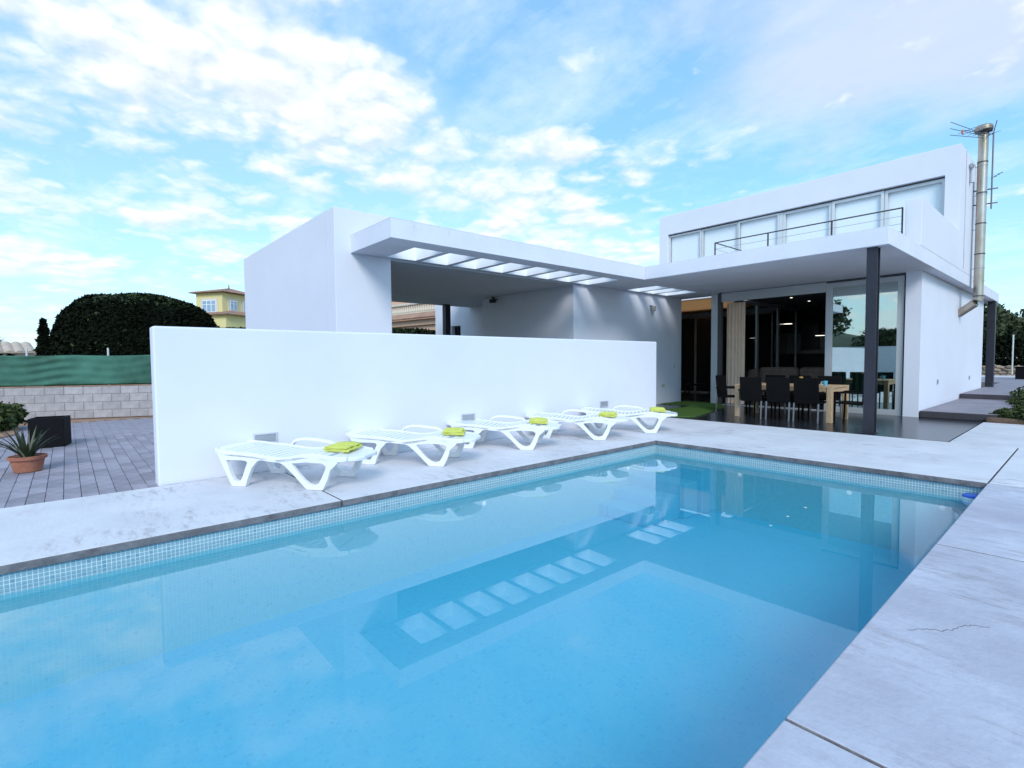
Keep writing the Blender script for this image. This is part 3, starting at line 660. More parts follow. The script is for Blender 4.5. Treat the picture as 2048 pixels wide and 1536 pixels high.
# interior shell
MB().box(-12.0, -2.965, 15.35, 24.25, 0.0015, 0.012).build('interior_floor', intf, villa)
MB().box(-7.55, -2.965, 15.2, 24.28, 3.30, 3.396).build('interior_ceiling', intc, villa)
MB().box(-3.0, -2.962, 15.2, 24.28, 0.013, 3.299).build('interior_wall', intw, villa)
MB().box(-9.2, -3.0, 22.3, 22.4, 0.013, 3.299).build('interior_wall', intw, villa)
# rear patio glazing (left wall of the living room, seen through the opening)
for a, b in ((15.9, 17.6), (17.6, 19.3), (19.3, 21.0)):
    fr = MB().ring_prism([(a, .02), (b, .02), (b, 3.28), (a, 3.28)], [(a+.07, .1), (b-.07, .1), (b-.07, 3.18), (a+.07, 3.18)], -7.62, -7.56, 'x').build('glass_door', alu, villa, bevel=0.004)
    MB().box(-7.595, -7.588, a+.07, b-.07, .1, 3.18).build('pane', panec, fr)
# dark glazing across the covered patio
for a, b in ((-11.9, -10.95), (-10.95, -10.2), (-10.2, -9.0), (-9.0, -7.9)):
    fr = MB().ring_prism([(a, .02), (b, .02), (b, 3.14), (a, 3.14)], [(a+.04, .08), (b-.04, .08), (b-.04, 3.08), (a+.04, 3.08)], 19.6, 19.66, 'y').build('glass_door', alu, villa)
    MB().box(a+.04, b-.04, 19.62, 19.63, .08, 3.08).build('pane', dkglass, fr)
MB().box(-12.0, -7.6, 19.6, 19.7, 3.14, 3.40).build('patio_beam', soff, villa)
MB().box(-12.4, -12.0, 15.6, 24.6, 0, 3.40).build('patio_wall', render, villa)

# small fittings fixed to the walls
lam = MB().box(-9.058, -9.03, 13.50, 13.66, 3.03, 3.06).build('wall_lamp', lampm, villa, bevel=0.004)
MB().lathe([(0.05, -0.16), (0.068, -0.10), (0.075, 0.0), (0.06, 0.01)], 16, (-8.97, 13.58, 3.02)).build('lamp_shade', lampgl, lam)
b = MB(); 
for z in (0.0, -0.05, -0.1): b.lathe([(0.080-z*-0.05, z), (0.080-z*-0.05, z+.008)], 16, (-8.97, 13.58, 3.01))
b.build('lamp_guard', lampm, lam)
MB().box(-9.058, -9.035, 14.82, 14.90, 1.12, 1.23).build('socket', ventf, villa, bevel=0.004)
MB().box(-9.058, -9.03, 14.15, 14.31, .54, .61).build('junction_box', mat('ochre_plastic', (0.5, 0.45, 0.33), 0.5), villa, bevel=0.004)
for (y, z) in ((16.95, .76), (21.9, .73)):
    f = MB().box(-2.718, -2.706, y-.06, y+.06, z-.07, z+.07).build('wall_switch', ventf, villa, bevel=0.004)
    MB().box(-2.706, -2.700, y-.035, y+.035, z-.05, z+.05).build('switch_cover', blackm, f)
sp = thing('security_spotlight', 'small black spotlight hanging under the carport ceiling', 'spotlight', (-12.2, 9.98, 3.34))
MB().tube([(-12.2, 10.045, 3.28), (-12.2, 9.93, 3.27)], 0.02, 8).build('bracket', blackm, sp)
MB().box(-12.28, -12.10, 9.80, 9.93, 3.17, 3.28).build('lamp_head', blackm, sp, bevel=0.01)
MB().tube([(-12.24, 9.98, 3.31), (-12.26, 9.90, 3.355)], 0.03, 8).build('sensor', blackm, sp)

# flue
fl = thing('chimney_flue', 'tall stainless steel stove flue pipe standing off the right wall', 'flue', (-2.2, 18.7, 2.9))
FX, FYY, FR = -2.29, 19.6, 0.112
zs = [3.12, 3.55, 4.30, 5.15, 6.0, 6.85, 7.62]
for a, b in zip(zs, zs[1:]): MB().tube([(FX, FYY, a+.012), (FX, FYY, b-.012)], FR, 32).build('pipe_section', inox, fl, smooth=False)
for z in zs: MB().tube([(FX, FYY, z-.016), (FX, FYY, z+.016)], FR+.008, 32).build('joint_band', inox_dk if z != 3.55 else inox, fl)
MB().tube([(FX, FYY, 3.12), (FX-.005, FYY, 3.00), (FX-.06, FYY, 2.93), (-2.73, FYY+.15, 2.66)], FR, 24).build('elbow', inox, fl)
MB().lathe([(0.19, .05), (0.205, .07), (0.205, .155), (0.205, .16), (0.18, .19), (0.0005, .20)], 32, (FX, FYY, 7.66)).build('rain_cap', inox, fl, smooth=False)
MB().lathe([(0.10, 0), (0.185, .025), (0.195, .049)], 32, (FX, FYY, 7.66)).build('cap_underside', inox_dk, fl)
MB().lathe([(0.207, .10), (0.207, .108)], 32, (FX, FYY, 7.66)).build('cap_band', inox_dk, fl)
for z in (3.9, 5.0, 5.95, 6.75): MB().tube([(-2.49, FYY+.0, z), (FX-.1, FYY, z)], .008, 6).build('bracket', lampm, fl)
for z in (3.9, 5.95, 6.75): MB().tube([(FX, FYY, z-.012), (FX, FYY, z+.012)], FR+.006, 32).build('clamp', lampm, fl)
MB().tube([(-2.465, 18.42, 3.8), (-2.465, 18.42, 6.92)], .012, 8).build('drain_pipe', slabw, villa)
cw = thing('roof_cowl', 'small curved white roof vent cowl behind the flue', 'roof vent', (-2.66, 19.9, 6.4))
MB().tube([(-2.42, 19.0, 6.2), (-2.42, 19.0, 6.55), (-2.42, 18.96, 6.63), (-2.42, 18.88, 6.66), (-2.42, 18.82, 6.62)], 0.055, 12).build('vent_pipe', ventf, cw)
# antenna mast
an = thing('tv_antenna', 'thin television antenna mast with yagi heads behind the flue', 'antenna', (-2.1, 19.9, 5.6))
MB().tube([(-2.1, 19.75, 5.55), (-2.1, 19.75, 7.66)], .018, 8).build('mast', antm, an)
for z in (5.72, 6.12): MB().bar((-2.48, 19.72, z), (-1.98, 19.85, z+.0), .03, .03).build('bracket', antm, an)
def yagi(p, d, n, L_, el, tilt=0):
    d = Vector(d).normalized(); b = MB(); p = Vector(p); b.tube([p, p+d*L_], .009, 6); side = d.cross(Vector((0, 0, 1))).normalized()
    b.build('boom', antm, an)
    for i in range(n):
        q = p+d*(L_*(i+.5)/n); MB().tube([q-side*el, q+side*el], .006, 6).build('antenna_element', antm, an)
yagi((-2.1, 19.75, 7.60), (-.45, -.9, .0), 6, 1.1, .22)
for dz in (-.13, 0, .13): MB().tube([(-2.25, 19.45, 7.52+dz*.4), (-2.75, 17.9, 7.45+dz*1.3)], .008, 6).build('antenna_element', antm, an)
MB().lathe([(0.01, -.07), (.03, -.04), (.03, .04), (.01, .07)], 10, (-2.58, 18.45, 7.46)).build('dipole_box', redm, an)
yagi((-2.1, 19.75, 6.40), (.35, .5, .35), 3, .35, .08)
MB().tube([(-2.1, 19.75, 7.66), (-2.0, 19.4, 7.85)], .01, 6).build('antenna_element', antm, an)
MB().tube([(-2.1, 19.75, 7.66), (-2.2, 19.3, 7.42)], .01, 6).build('antenna_element', antm, an)

# awning of the patio
aw = MB()
n_ = 14
at = awnm.node_tree; tl_ = at.nodes.new('ShaderNodeBsdfTranslucent'); tl_.inputs['Color'].default_value = (.75, .52, .32, 1)
mxs = at.nodes.new('ShaderNodeMixShader'); mxs.inputs[0].default_value = .65; at.links.new(at.nodes['Principled BSDF'].outputs[0], mxs.inputs[1]); at.links.new(tl_.outputs[0], mxs.inputs[2])
at.links.new(mxs.outputs[0], at.nodes['Material Output'].inputs['Surface'])
for i in range(n_):
    t0, t1 = i/n_, (i+1)/n_; s_ = lambda t: 3.37-0.10*t-0.16*math.sin(math.pi*min(1, t*1.0))*0.6
    aw.raw([(-12.0, 15.75+3.8*t0, s_(t0)), (-8.0, 15.75+3.8*t0, s_(t0)), (-8.0, 15.75+3.8*t1, s_(t1)), (-12.0, 15.75+3.8*t1, s_(t1)),
            (-12.0, 15.75+3.8*t0, s_(t0)+.012), (-8.0, 15.75+3.8*t0, s_(t0)+.012), (-8.0, 15.75+3.8*t1, s_(t1)+.012), (-12.0, 15.75+3.8*t1, s_(t1)+.012)],
           [(3, 2, 1, 0), (4, 5, 6, 7), (0, 1, 5, 4), (2, 3, 7, 6), (1, 2, 6, 5), (3, 0, 4, 7)])
tag(aw.build('patio_awning', awnm, None), 'tan cloth awning stretched over the passage beside the living room', 'awning')

# ------------------------------------------------------------------ interior things
def curtain(name, pts, z0, z1, mm, amp, wl_, label, cat='curtain'):
    (x0, y0), (x1, y1) = pts; n = max(12, int(math.hypot(x1-x0, y1-y0)/wl_*8)); b = MB(); V = []
    dx, dy = x1-x0, y1-y0; Ln = math.hypot(dx, dy); nx, ny = -dy/Ln, dx/Ln
    for i in range(n+1):
        t = i/n; o_ = amp*math.sin(t*Ln/wl_*2*math.pi+0.6*math.sin(t*9)); V.append((x0+dx*t+nx*o_, y0+dy*t+ny*o_))
    vs = [(x, y, z) for z in (z0, z1) for x, y in V]+[(x+nx*.006, y+ny*.006, z) for z in (z0, z1) for x, y in V]
    k = n+1; fs = []
    for i in range(n): fs += [(i, i+1, k+i+1, k+i), (2*k+i+1, 2*k+i, 3*k+i, 3*k+i+1)]
    o = b.raw(vs, fs).build(name, mm, None, smooth=True)
    return tag(o, label, cat)
curtain('curtain', ((-7.52, 15.32), (-6.98, 15.36)), .03, 3.10, curt, .03, .10, 'beige pleated curtain gathered at the left of the open living room')
curtain('curtain', ((-4.6, 15.40), (-3.1, 15.38)), .03, 1.05, wcurt, .03, .13, 'pale half length curtain behind the right hand glass door')
sf = thing('sofa', 'brown fabric sofa with two plump back cushions inside the living room', 'sofa', (-6.2, 17.6, 0))
MB().box(-7.7, -4.6, 17.2, 18.1, .1, .45).build('seat_base', sofam, sf, bevel=.05)
for a, b in ((-7.35, -6.15), (-6.12, -4.9)):
    MB().box(a, b, 17.18, 17.46, .46, 1.12).build('back_cushion', sofam, sf, bevel=.11, seg=5)
MB().box(-7.72, -7.38, 17.2, 18.1, .46, 1.05).build('arm_cushion', sofam, sf, bevel=.11, seg=5)
for x in (-7.6, -4.7):
    for y in (17.3, 18.0): MB().box(x-.03, x+.03, y-.03, y+.03, .012, .1).build('leg', blackm, sf)
kc = thing('kitchen_unit', 'pale kitchen wall unit with dark recess at the back of the living room', 'kitchen unit', (-7.5, 22, 0))
MB().box(-8.3, -6.4, 22.0, 22.29, 1.58, 2.4).build('wall_panel', counter, kc)
MB().box(-7.75, -7.1, 21.9, 21.998, 1.72, 2.75).build('dark_recess', blackm, kc)
MB().box(-8.6, -5.0, 21.6, 22.2, .013, 1.1).build('base_cabinet', woods, kc, bevel=.01)
def floor_pend(x, y, z, lab, r=.16):
    t = thing('pendant_lamp', lab, 'lamp', (x, y, z), 'pendant lamps over the kitchen')
    MB().tube([(x, y, z+.05), (x, y, 3.30)], .006, 6).build('cord', blackm, t)
    MB().lathe([(r, 0), (r*.9, .05), (.03, .09)], 20, (x, y, z)).build('lamp_shade', blackm, t)
    MB().lathe([(r*.9, -.012), (r*.9, 0)], 20, (x, y, z-.002)).build('bulb_disc', hotl, t)
floor_pend(-7.52, 20.0, 2.67, 'lit pendant lamp left of the pair deep inside the living room')
floor_pend(-6.45, 20.0, 2.20, 'lit pendant lamp low beside the door frame deep inside the living room')
for k, y in enumerate((15.85, 17.15, 18.65)):
    t = tag(MB().lathe([(.035, 0), (.035, .012)], 16, (-6.36, y, 3.285)).build('ceiling_spotlight', hotl), ('nearest', 'middle', 'farthest')[k]+' of three small lit spotlights in the living room ceiling', 'ceiling light', 'recessed ceiling spotlights')
ct = thing('coffee_table', 'dark low bench beside the glazing in the covered patio', 'bench', (-10.0, 18.2, 0))
MB().box(-10.6, -9.4, 18.0, 18.4, .40, .45).build('bench_top', blackm, ct)
for x in (-10.5, -9.5):
    for y in (18.05, 18.35): MB().box(x-.02, x+.02, y-.02, y+.02, .012, .40).build('leg', blackm, ct)

# ================================================================== DINING SET
tb = thing('dining_table', 'pale teak rectangular dining table with thick square legs on the dark terrace', 'table', (-4.75, 12.82, 0))
TX0, TX1, TY0, TY1 = -5.80, -3.70, 12.25, 13.38
for i in range(6):
    a = TY0+(TY1-TY0)*i/6; b = TY0+(TY1-TY0)*(i+1)/6
    MB().box(TX0, TX1, a+.003, b-.003, .755, .785).build('plank', teak, tb, bevel=.003)
for y in (TY0+.01, TY1-.04): MB().box(TX0+.12, TX1-.12, y, y+.03, .66, .752).build('apron', teak, tb)
for x in (TX0+.02, TX1-.05): MB().box(x, x+.03, TY0+.12, TY1-.12, .66, .752).build('apron', teak, tb)
for x in (TX0, TX1-.11):
    for y in (TY0, TY1-.11): MB().box(x+.002, x+.108, y+.002, y+.108, .002, .753).build('leg', teak, tb, bevel=.006)
def make_chair():
    """rattan armchair facing local +Y, origin under the seat centre"""
    t = thing('dining_chair', '', 'chair', (0, 0, 0), 'black dining chairs round the teak table', world=False)
    b = MB().prism([(-.27, .40), (-.23, .395), (-.285, .97), (-.325, .97)], -.25, .25, 'x')
    b.build('backrest', ratt, t, bevel=.012)
    MB().prism([(-.25, .40), (.27, .42), (.28, .445), (.25, .455), (-.25, .445)], -.26, .26, 'x').build('seat', ratt, t, bevel=.012)
    for s in (-1, 1):
        MB().bar((s*.245, -.27, .42), (s*.245, -.30, .0), .028, .028).build('leg', legm, t, bevel=.004)
        MB().bar((s*.265, .25, .64), (s*.255, .27, .0), .03, .03).build('leg', ratt, t, bevel=.004)
        MB().prism([(-.29, .64), (.27, .645), (.29, .665), (.24, .68), (-.29, .675)], s*.27-.025, s*.27+.025, 'x').build('armrest', ratt, t, bevel=.006)
    MB().box(-.01, .01, -.255, -.249, .43, .45).build('maker_tag', ventf, t)
    return t
ch0 = make_chair(); KIDS[ch0.name] = children(ch0)
spots = [(-5.33, 12.34, 0, 'black rattan dining chair at the left of the near row, back to the pool'),
         (-4.73, 12.34, 0.02, 'black rattan dining chair in the middle of the near row at the teak table'),
         (-4.13, 12.33, -0.02, 'black rattan dining chair at the right of the near row beside the front table leg'),
         (-6.22, 12.98, R(-90), 'black dining chair alone at the left end of the teak table'),
         (-3.42, 12.68, R(86), 'black dining chair at the right end of the table, partly behind the steel column'),
         (-4.20, 13.42, R(180), 'black dining chair on the far side of the table behind the blue mug'),
         (-4.85, 13.42, R(180), 'black dining chair on the far side of the table behind the middle near chair'),
         (-5.45, 13.42, R(178), 'black dining chair on the far side of the table behind the left near chair')]
for i, (x, y, rz, lab) in enumerate(spots):
    o = ch0 if i == 0 else copy_tree(ch0)
    o.location = (x, y, .002); o.rotation_euler = (0, 0, rz); o['label'] = lab
mg = thing('mug', 'sky blue ceramic mug on the right part of the teak table', 'mug', (-3.97, 12.7, .785))
MB().lathe([(.034, .002), (.046, .11), (.041, .11), (.030, .012), (.001, .01)], 20, (-3.97, 12.7, .785)).build('cup', cyanm, mg, smooth=False)
MB().tube([(-4.012, 12.69, .87), (-4.05, 12.68, .865), (-4.055, 12.68, .83), (-4.01, 12.69, .81)], .008, 8).build('handle', whitep, mg)
cd = thing('bottle', 'small dark bottle with amber label on the teak table between two chairs', 'bottle', (-4.47, 12.7, .785))
MB().lathe([(.03, .002), (.034, .01), (.034, .10), (.018, .13)], 16, (-4.47, 12.7, .785)).build('glass_body', blackm, cd)
MB().lathe([(.0360, .105), (.0385, .11), (.0385, .19), (.030, .195)], 16, (-4.47, 12.7, .785)).build('amber_cover', orangem, cd)

# ================================================================== SUN LOUNGERS
def zprof(x):
    return 0.385-0.045*math.exp(-((x-0.92)/0.30)**2)+0.02*math.exp(-((x-1.30)/0.18)**2)-0.03*max(0, x-1.35)/0.5+0.03*max(0, 0.35-x)/0.35
def make_lounger():
    t = thing('sun_lounger', '', 'sun lounger', (0, 0, 0), 'white plastic sun loungers along the garden wall', world=False)
    HW = .33
    def panel(x0, x1, name, rad_end):
        """solid slab end with a rounded plan outline that follows the seat curve"""
        b = MB(); n = 10; rows = []
        for i in range(n+1):
            u = i/n; x = x0+(x1-x0)*u
            d = (x-x0) if rad_end == 'lo' else (x1-x)
            rr = .26; hw = HW-.03 if d > rr else (HW-.03)-(.17)*(1-math.sqrt(max(0, 1-((rr-d)/rr)**2)))
            rows.append((x, hw))
        for th, dz in ((0, 0), (1, 0)): pass
        V = []
        for (x, hw) in rows:
            z = zprof(x)
            for y in (-hw, -hw*.9, 0, hw*.9, hw): V.append((x, y, z-(.008 if abs(y) > hw*.95 else 0)))
        k = len(V); V += [(x, y, z-.035) for (x, y, z) in V]; F = []
        for i in range(n):
            for j in range(4):
                a = i*5+j; F += [(a, a+1, a+6, a+5), (k+a+5, k+a+6, k+a+1, k+a)]
            F += [(i*5, i*5+5, k+i*5+5, k+i*5), (i*5+9, i*5+4, k+i*5+4, k+i*5+9)]
        F += [(j+1, j, k+j, k+j+1) for j in range(4)]+[(n*5+j, n*5+j+1, k+n*5+j+1, k+n*5+j) for j in range(4)]
        b.raw(V, F); return b.build(name, plast, t, smooth=False, bevel=.006)
    panel(0.0, .17, 'headrest', 'lo'); panel(1.56, 1.86, 'foot_panel', 'hi')
    sl = MB().box(-.029, .029, -HW+.045, HW-.045, -.028, 0).build('slat', plast, t, bevel=.006)
    xs = [.215+.0735*i for i in range(18)]
    for i, x in enumerate(xs):
        o = sl if i == 0 else sl.copy()
        if i: C.objects.link(o)
        o.location = (x, 0, zprof(x)); o.rotation_euler = (0, -math.atan((zprof(x+.02)-zprof(x-.02))/.04), 0)
    def side(s):
        y0, y1 = (s*HW-.025, s*HW+.025)
        # top rail swept along the seat curve
        V = []; F = []; n = 26
        for i in range(n+1):
            x = .02+1.72*i/n; z = zprof(x)+.006; th = .06 if .1 < x < 1.7 else .05
            ins = s*(-.10*max(0, (.12-x)/.12)**1.5-.05*max(0, (x-1.6)/.14)**1.5)
            V += [(x, y0+ins, z), (x, y1+ins, z), (x, y1+ins, z-th), (x, y0+ins, z-th)]
        for i in range(n):
            for j in range(4): F.append((i*4+j, i*4+(j+1) % 4, i*4+4+(j+1) % 4, i*4+4+j))
        F += [(3, 2, 1, 0), (n*4, n*4+1, n*4+2, n*4+3)]
        MB().raw(V, F).build('side_rail', plast, t, bevel=.010)
        # head leg: tapering V frame with an opening
        o1 = [(.13, .36), (.19, .24), (.25, .12), (.31, .002), (.40, .001), (.49, .002), (.525, .10), (.58, .22), (.66, .30), (.80, .325), (.60, .345), (.35, .36)]
        i1 = [(.24, .295), (.265, .24), (.30, .14), (.345, .07), (.39, .055), (.43, .07), (.46, .12), (.50, .22), (.525, .275), (.50, .295), (.44, .30), (.34, .30)]
        MB().ring_prism(o1, i1, y0, y1, 'y').build('leg', plast, t, bevel=.006)
        o2 = [(.86, .315), (.98, .27), (1.10, .17), (1.19, .08), (1.27, .002), (1.37, .001), (1.47, .002), (1.53, .12), (1.57, .23), (1.66, .31), (1.50, .35), (1.20, .36)]
        i2 = [(1.09, .285), (1.11, .25), (1.17, .18), (1.24, .11), (1.30, .07), (1.36, .055), (1.42, .075), (1.46, .14), (1.50, .22), (1.515, .265), (1.48, .295), (1.28, .305)]
        MB().ring_prism(o2, i2, y0, y1, 'y').build('leg', plast, t, bevel=.006)
    side(-1); side(1)
    # armrest arch on the far side
    V = []; F = []; n = 14
    for i in range(n+1):
        u = i/n; x = .60+.62*u; z = zprof(x)-.02+.135*math.sin(math.pi*min(1, u*1.0))**0.55*(1-.35*u)
        V += [(x, HW-.025, z+.03), (x, HW+.04, z+.03), (x, HW+.04, z-.003), (x, HW-.025, z-.003)]
    for i in range(n):
        for j in range(4): F.append((i*4+j, i*4+(j+1) % 4, i*4+4+(j+1) % 4, i*4+4+j))
    F += [(3, 2, 1, 0), (n*4, n*4+1, n*4+2, n*4+3)]
    MB().raw(V, F).build('armrest', plast, t, bevel=.006)
    MB().box(.90, .94, -HW+.03, HW-.03, .285, .31).build('cross_bar', plast, t, bevel=.005)
    return t
def towel_mesh():
    """one long cloth folded in a flat S and pressed"""
    path = []; th = .015
    lay = 4; Lx = .27
    for k in range(lay):
        xs_ = np.linspace(0, Lx-.02*k*.5, 10); 
        if k % 2: xs_ = xs_[::-1]
        for x in xs_: path.append((x, th*.55+k*th+.002*math.sin(x*30+k)))
        if k < lay-1:
            xe, ze = path[-1]; s_ = 1 if k % 2 == 0 else -1
            for a in (35, 90, 145): path.append((xe+s_*math.sin(R(a))*th*.55, ze+(1-math.cos(R(a)))*th*.5))
    m_ = 12; V = []; F = []; hw = .19; np_ = len(path)
    for sgn in (1, -1):
        for i, (x, z) in enumerate(path):
            a = path[max(0, i-1)]; b = path[min(np_-1, i+1)]; dx, dz = b[0]-a[0], b[1]-a[1]; ln = math.hypot(dx, dz) or 1
            nx, nz = -dz/ln, dx/ln
            for j in range(m_+1):
                y = -hw+2*hw*j/m_; wob = .004*math.sin(j*1.3+i*.4)
                V.append((x+nx*sgn*th*.40+.006*math.sin(y*14), y, z+nz*sgn*th*.40+wob))
    k = np_*(m_+1)
    for i in range(np_-1):
        for j in range(m_):
            a = i*(m_+1)+j; F += [(a, a+1, a+m_+2, a+m_+1), (k+a+m_+1, k+a+m_+2, k+a+1, k+a)]
    for i in range(np_-1):
        a = i*(m_+1); F.append((a+m_+1, k+a+m_+1, k+a, a)); a += m_; F.append((a, k+a, k+a+m_+1, a+m_+1))
    return V, F
tw0 = MB().raw(*towel_mesh()).build('folded_towel', towelm, None, smooth=True)
lg0 = make_lounger(); KIDS[lg0.name] = children(lg0)
ang = R(36)
feet = [(-5.60, 2.02), (-5.75, 3.68), (-5.84, 5.40), (-5.69, 6.99), (-5.56, 8.36)]
ord_ = ['nearest, at the left end of the row', 'second from the left', 'in the middle of the row', 'second from the right', 'farthest, by the end of the wall']
for i, (px, py) in enumerate(feet):
    a = ang+R((0, 1.5, .5, -1.5, -3)[i])
    ca, sa = math.cos(a), math.sin(a); lx, ly = 1.38, -.33
    ox, oy = px-(ca*lx-sa*ly), py-(sa*lx+ca*ly)
    o = lg0 if i == 0 else copy_tree(lg0)
    o.location = (ox, oy, 0.001); o.rotation_euler = (0, 0, a)
    o['label'] = 'white slatted plastic sun lounger '+ord_[i]
    tw = tw0 if i == 0 else tw0.copy()
    if i: C.objects.link(tw)
    lx, ly = (1.36, 0.03); zt = zprof(1.5)+.010
    tw.location = (ox+ca*lx-sa*ly, oy+sa*lx+ca*ly, zt); tw.rotation_euler = (0, R(1.0), a+R((6, 14, 10, -3, 4)[i]))
    tag(tw, 'folded lime green towel on the sun lounger '+ord_[i], 'towel', 'folded lime towels on the loungers')

# floating dispenser in the pool corner
fd = thing('floating_dispenser', 'round floating pool dispenser with blue cap and white base in the far right corner', 'pool float', (-.93, 7.45, WZ))
MB().lathe([(.04, -.08), (.08, -.05), (.092, .01), (.092, .025), (.04, .03)], 24, (-.865, 7.47, WZ)).build('float_base', whitep, fd)
MB().lathe([(.09, .026), (.09, .042), (.07, .055), (.03, .06)], 24, (-.865, 7.47, WZ)).build('cap', bluep, fd)

# ================================================================== LEFT: pot, planter, bush
pt = thing('plant_pot', 'round terracotta pot with strap leaved plant on the block paving', 'potted plant', (-9.2, -.43, 0))
cx_, cy_ = -9.22, -.43
MB().lathe([(.135, .003), (.143, .01), (.172, .165), (.195, .167), (.20, .208), (.188, .212), (.178, .19), (.15, .18)], 36, (cx_, cy_, 0)).build('pot', terra, pt, smooth=False)
MB().lathe([(.165, .165), (.165, .186)], 24, (cx_, cy_, 0)).build('soil', dirt, pt)
for i in range(48):
    a = random.uniform(0, 2*math.pi); ln = random.uniform(.30, .52); sp_ = random.uniform(.3, 1.05); wd = random.uniform(.010, .018)
    dry = i in (5, 13, 22)
    if dry: ln, sp_ = .46, 1.15
    bx_, by_ = cx_+.05*math.cos(a), cy_+.05*math.sin(a); V = []; F = []; n = 7
    for k in range(n+1):
        u = k/n; rr = ln*sp_*(u**1.15)*.85; zz = .18+ln*(u*1.0-.42*sp_*u*u)*1.0; ww = wd*(1-u**2.2)+.001
        dx, dy = math.cos(a), math.sin(a)
        V += [(bx_+dx*rr-dy*ww, by_+dy*rr+dx*ww, zz+.006), (bx_+dx*rr, by_+dy*rr, zz-.003), (bx_+dx*rr+dy*ww, by_+dy*rr-dx*ww, zz+.006)]
    for k in range(n): F += [(k*3, k*3+1, k*3+4, k*3+3), (k*3+1, k*3+2, k*3+5, k*3+4)]
    MB().raw(V, F).build('leaf', leafdry if dry else leafd, pt, smooth=True)
pl = thing('planter_box', 'square black planter box standing empty on the paving by the block wall', 'planter', (-11.7, -.35, 0), world=False, rz=R(-12))
pl.location = (-11.82, -.25, 0)
MB().ring_prism([(-.23, -.23), (.23, -.23), (.23, .23), (-.23, .23)], [(-.20, -.20), (.20, -.20), (.20, .20), (-.20, .20)], .003, .50, 'z').build('box', plantb, pl, bevel=.006)
MB().box(-.198, .198, -.198, .198, .1, .45).build('soil', dirt, pl)
def bush(name, label, cat, c, blobs, count, size, mm, group=None, tr=True):
    t = thing(name, label, cat, (c[0], c[1], c[2]), group)
    if tr:
        for k in range(5):
            a = k*1.3; MB().tube([(c[0], c[1], c[2]), (c[0]+.15*math.cos(a), c[1]+.15*math.sin(a), c[2]+.25), (c[0]+.3*math.cos(a), c[1]+.3*math.sin(a), c[2]+.5)], [.02, .014, .006], 6).build('stem', barkm, t)
    leafmesh('foliage', blob_leaves(blobs, count, size), mm, t); return t
bush('dark_shrub', 'low dark green shrub at the left edge before the block wall', 'shrub', (-15.3, -1.35, 0),
     [(-15.3, -1.5, .35, .55, .7), (-15.0, -1.25, .25, .38, .7), (-15.5, -1.05, .3, .35, .7), (-14.9, -1.8, .4, .5, .8), (-14.5, -1.5, .2, .3, .7)], 5200, .07, shrubm)

# ================================================================== BLOCK WALL, WINDSCREEN FENCE
bw = thing('block_wall', 'low grey concrete block wall along the left boundary', 'wall', (-17, 0, 0))
A0 = Vector((-16.05, 3.3, 0)); A1 = Vector((-18.62, -3.0, 0)); dw = (A1-A0).normalized(); Lw = (A1-A0).length; nw = Vector((-dw.y, dw.x, 0))
if nw.x < 0: nw = -nw
rzw = math.atan2(dw.y, dw.x)
def wp(s, off, z): p = A0+dw*s+nw*off; return (p.x, p.y, z)
b = MB(); b.bar(wp(0, -.09, .415), wp(Lw, -.09, .415), .16, .83); b.build('mortar_core', mortar, bw)
bl = MB().box(-.196, .196, -.10, .10, -.098, .098).build('block', blockm, None, bevel=.006, seg=1)
bl.parent = bw; bl.matrix_parent_inverse = Matrix.Translation(-bw.location); first = True
for r_ in range(4):
    s_ = .2 if r_ % 2 else .0
    while s_ < Lw:
        o = bl if first else bl.copy()
        if not first: C.objects.link(o)
        first = False; p = wp(s_, -.10+random.uniform(-.003, .003), .105+.2075*r_)
        o.location = p; o.rotation_euler = (0, 0, rzw+random.uniform(-.006, .006)); s_ += .405
MB().bar(wp(0, -.09, .842), wp(Lw, -.09, .842), .2, .02).build('top_bed', soil, bw)
wsf = thing('windscreen_fence', 'green mesh windscreen stretched on thin posts above the block wall', 'fence', (-17, 0, .84))
nx_, nz_ = 150, 22; V = []; F = []
for i in range(nx_+1):
    s_ = Lw*i/nx_
    for k in range(nz_+1):
        z = .87+.775*k/nz_; u = (s_ % 1.72)/1.72; sag = -.02*math.sin(math.pi*u)*(k/nz_) if k > nz_*0.6 else 0
        g_ = max(0, math.sin(s_*1.7+.8))*max(0, 1-abs(u-.2)*1.6)+.25; off = .022*g_*math.sin(z*31+math.sin(s_*3.1)*1.6+s_*1.3)+.012*math.sin(s_*11+z*6)*math.sin(z*4)+.022*math.sin(s_*3.3+1.1)
        V.append(wp(s_, -.09+off*.9, z+sag))
for i in range(nx_):
    for k in range(nz_): a = i*(nz_+1)+k; F.append((a, a+nz_+1, a+nz_+2, a+1))
o = MB().raw(V, F).build('mesh_sheet', netm, wsf, smooth=True)
sol = o.modifiers.new('thick', 'SOLIDIFY'); sol.thickness = .004
for k in range(-1, 5):
    s_ = .1+1.72*k+.9
    if 0 < s_ < Lw: MB().tube([wp(s_, -.165, .83), wp(s_, -.165, 1.83)], .022, 8).build('post', galv, wsf)
MB().tube([wp(0, -.12, 1.62), wp(Lw, -.12, 1.62)], .006, 6).build('top_wire', galv, wsf)

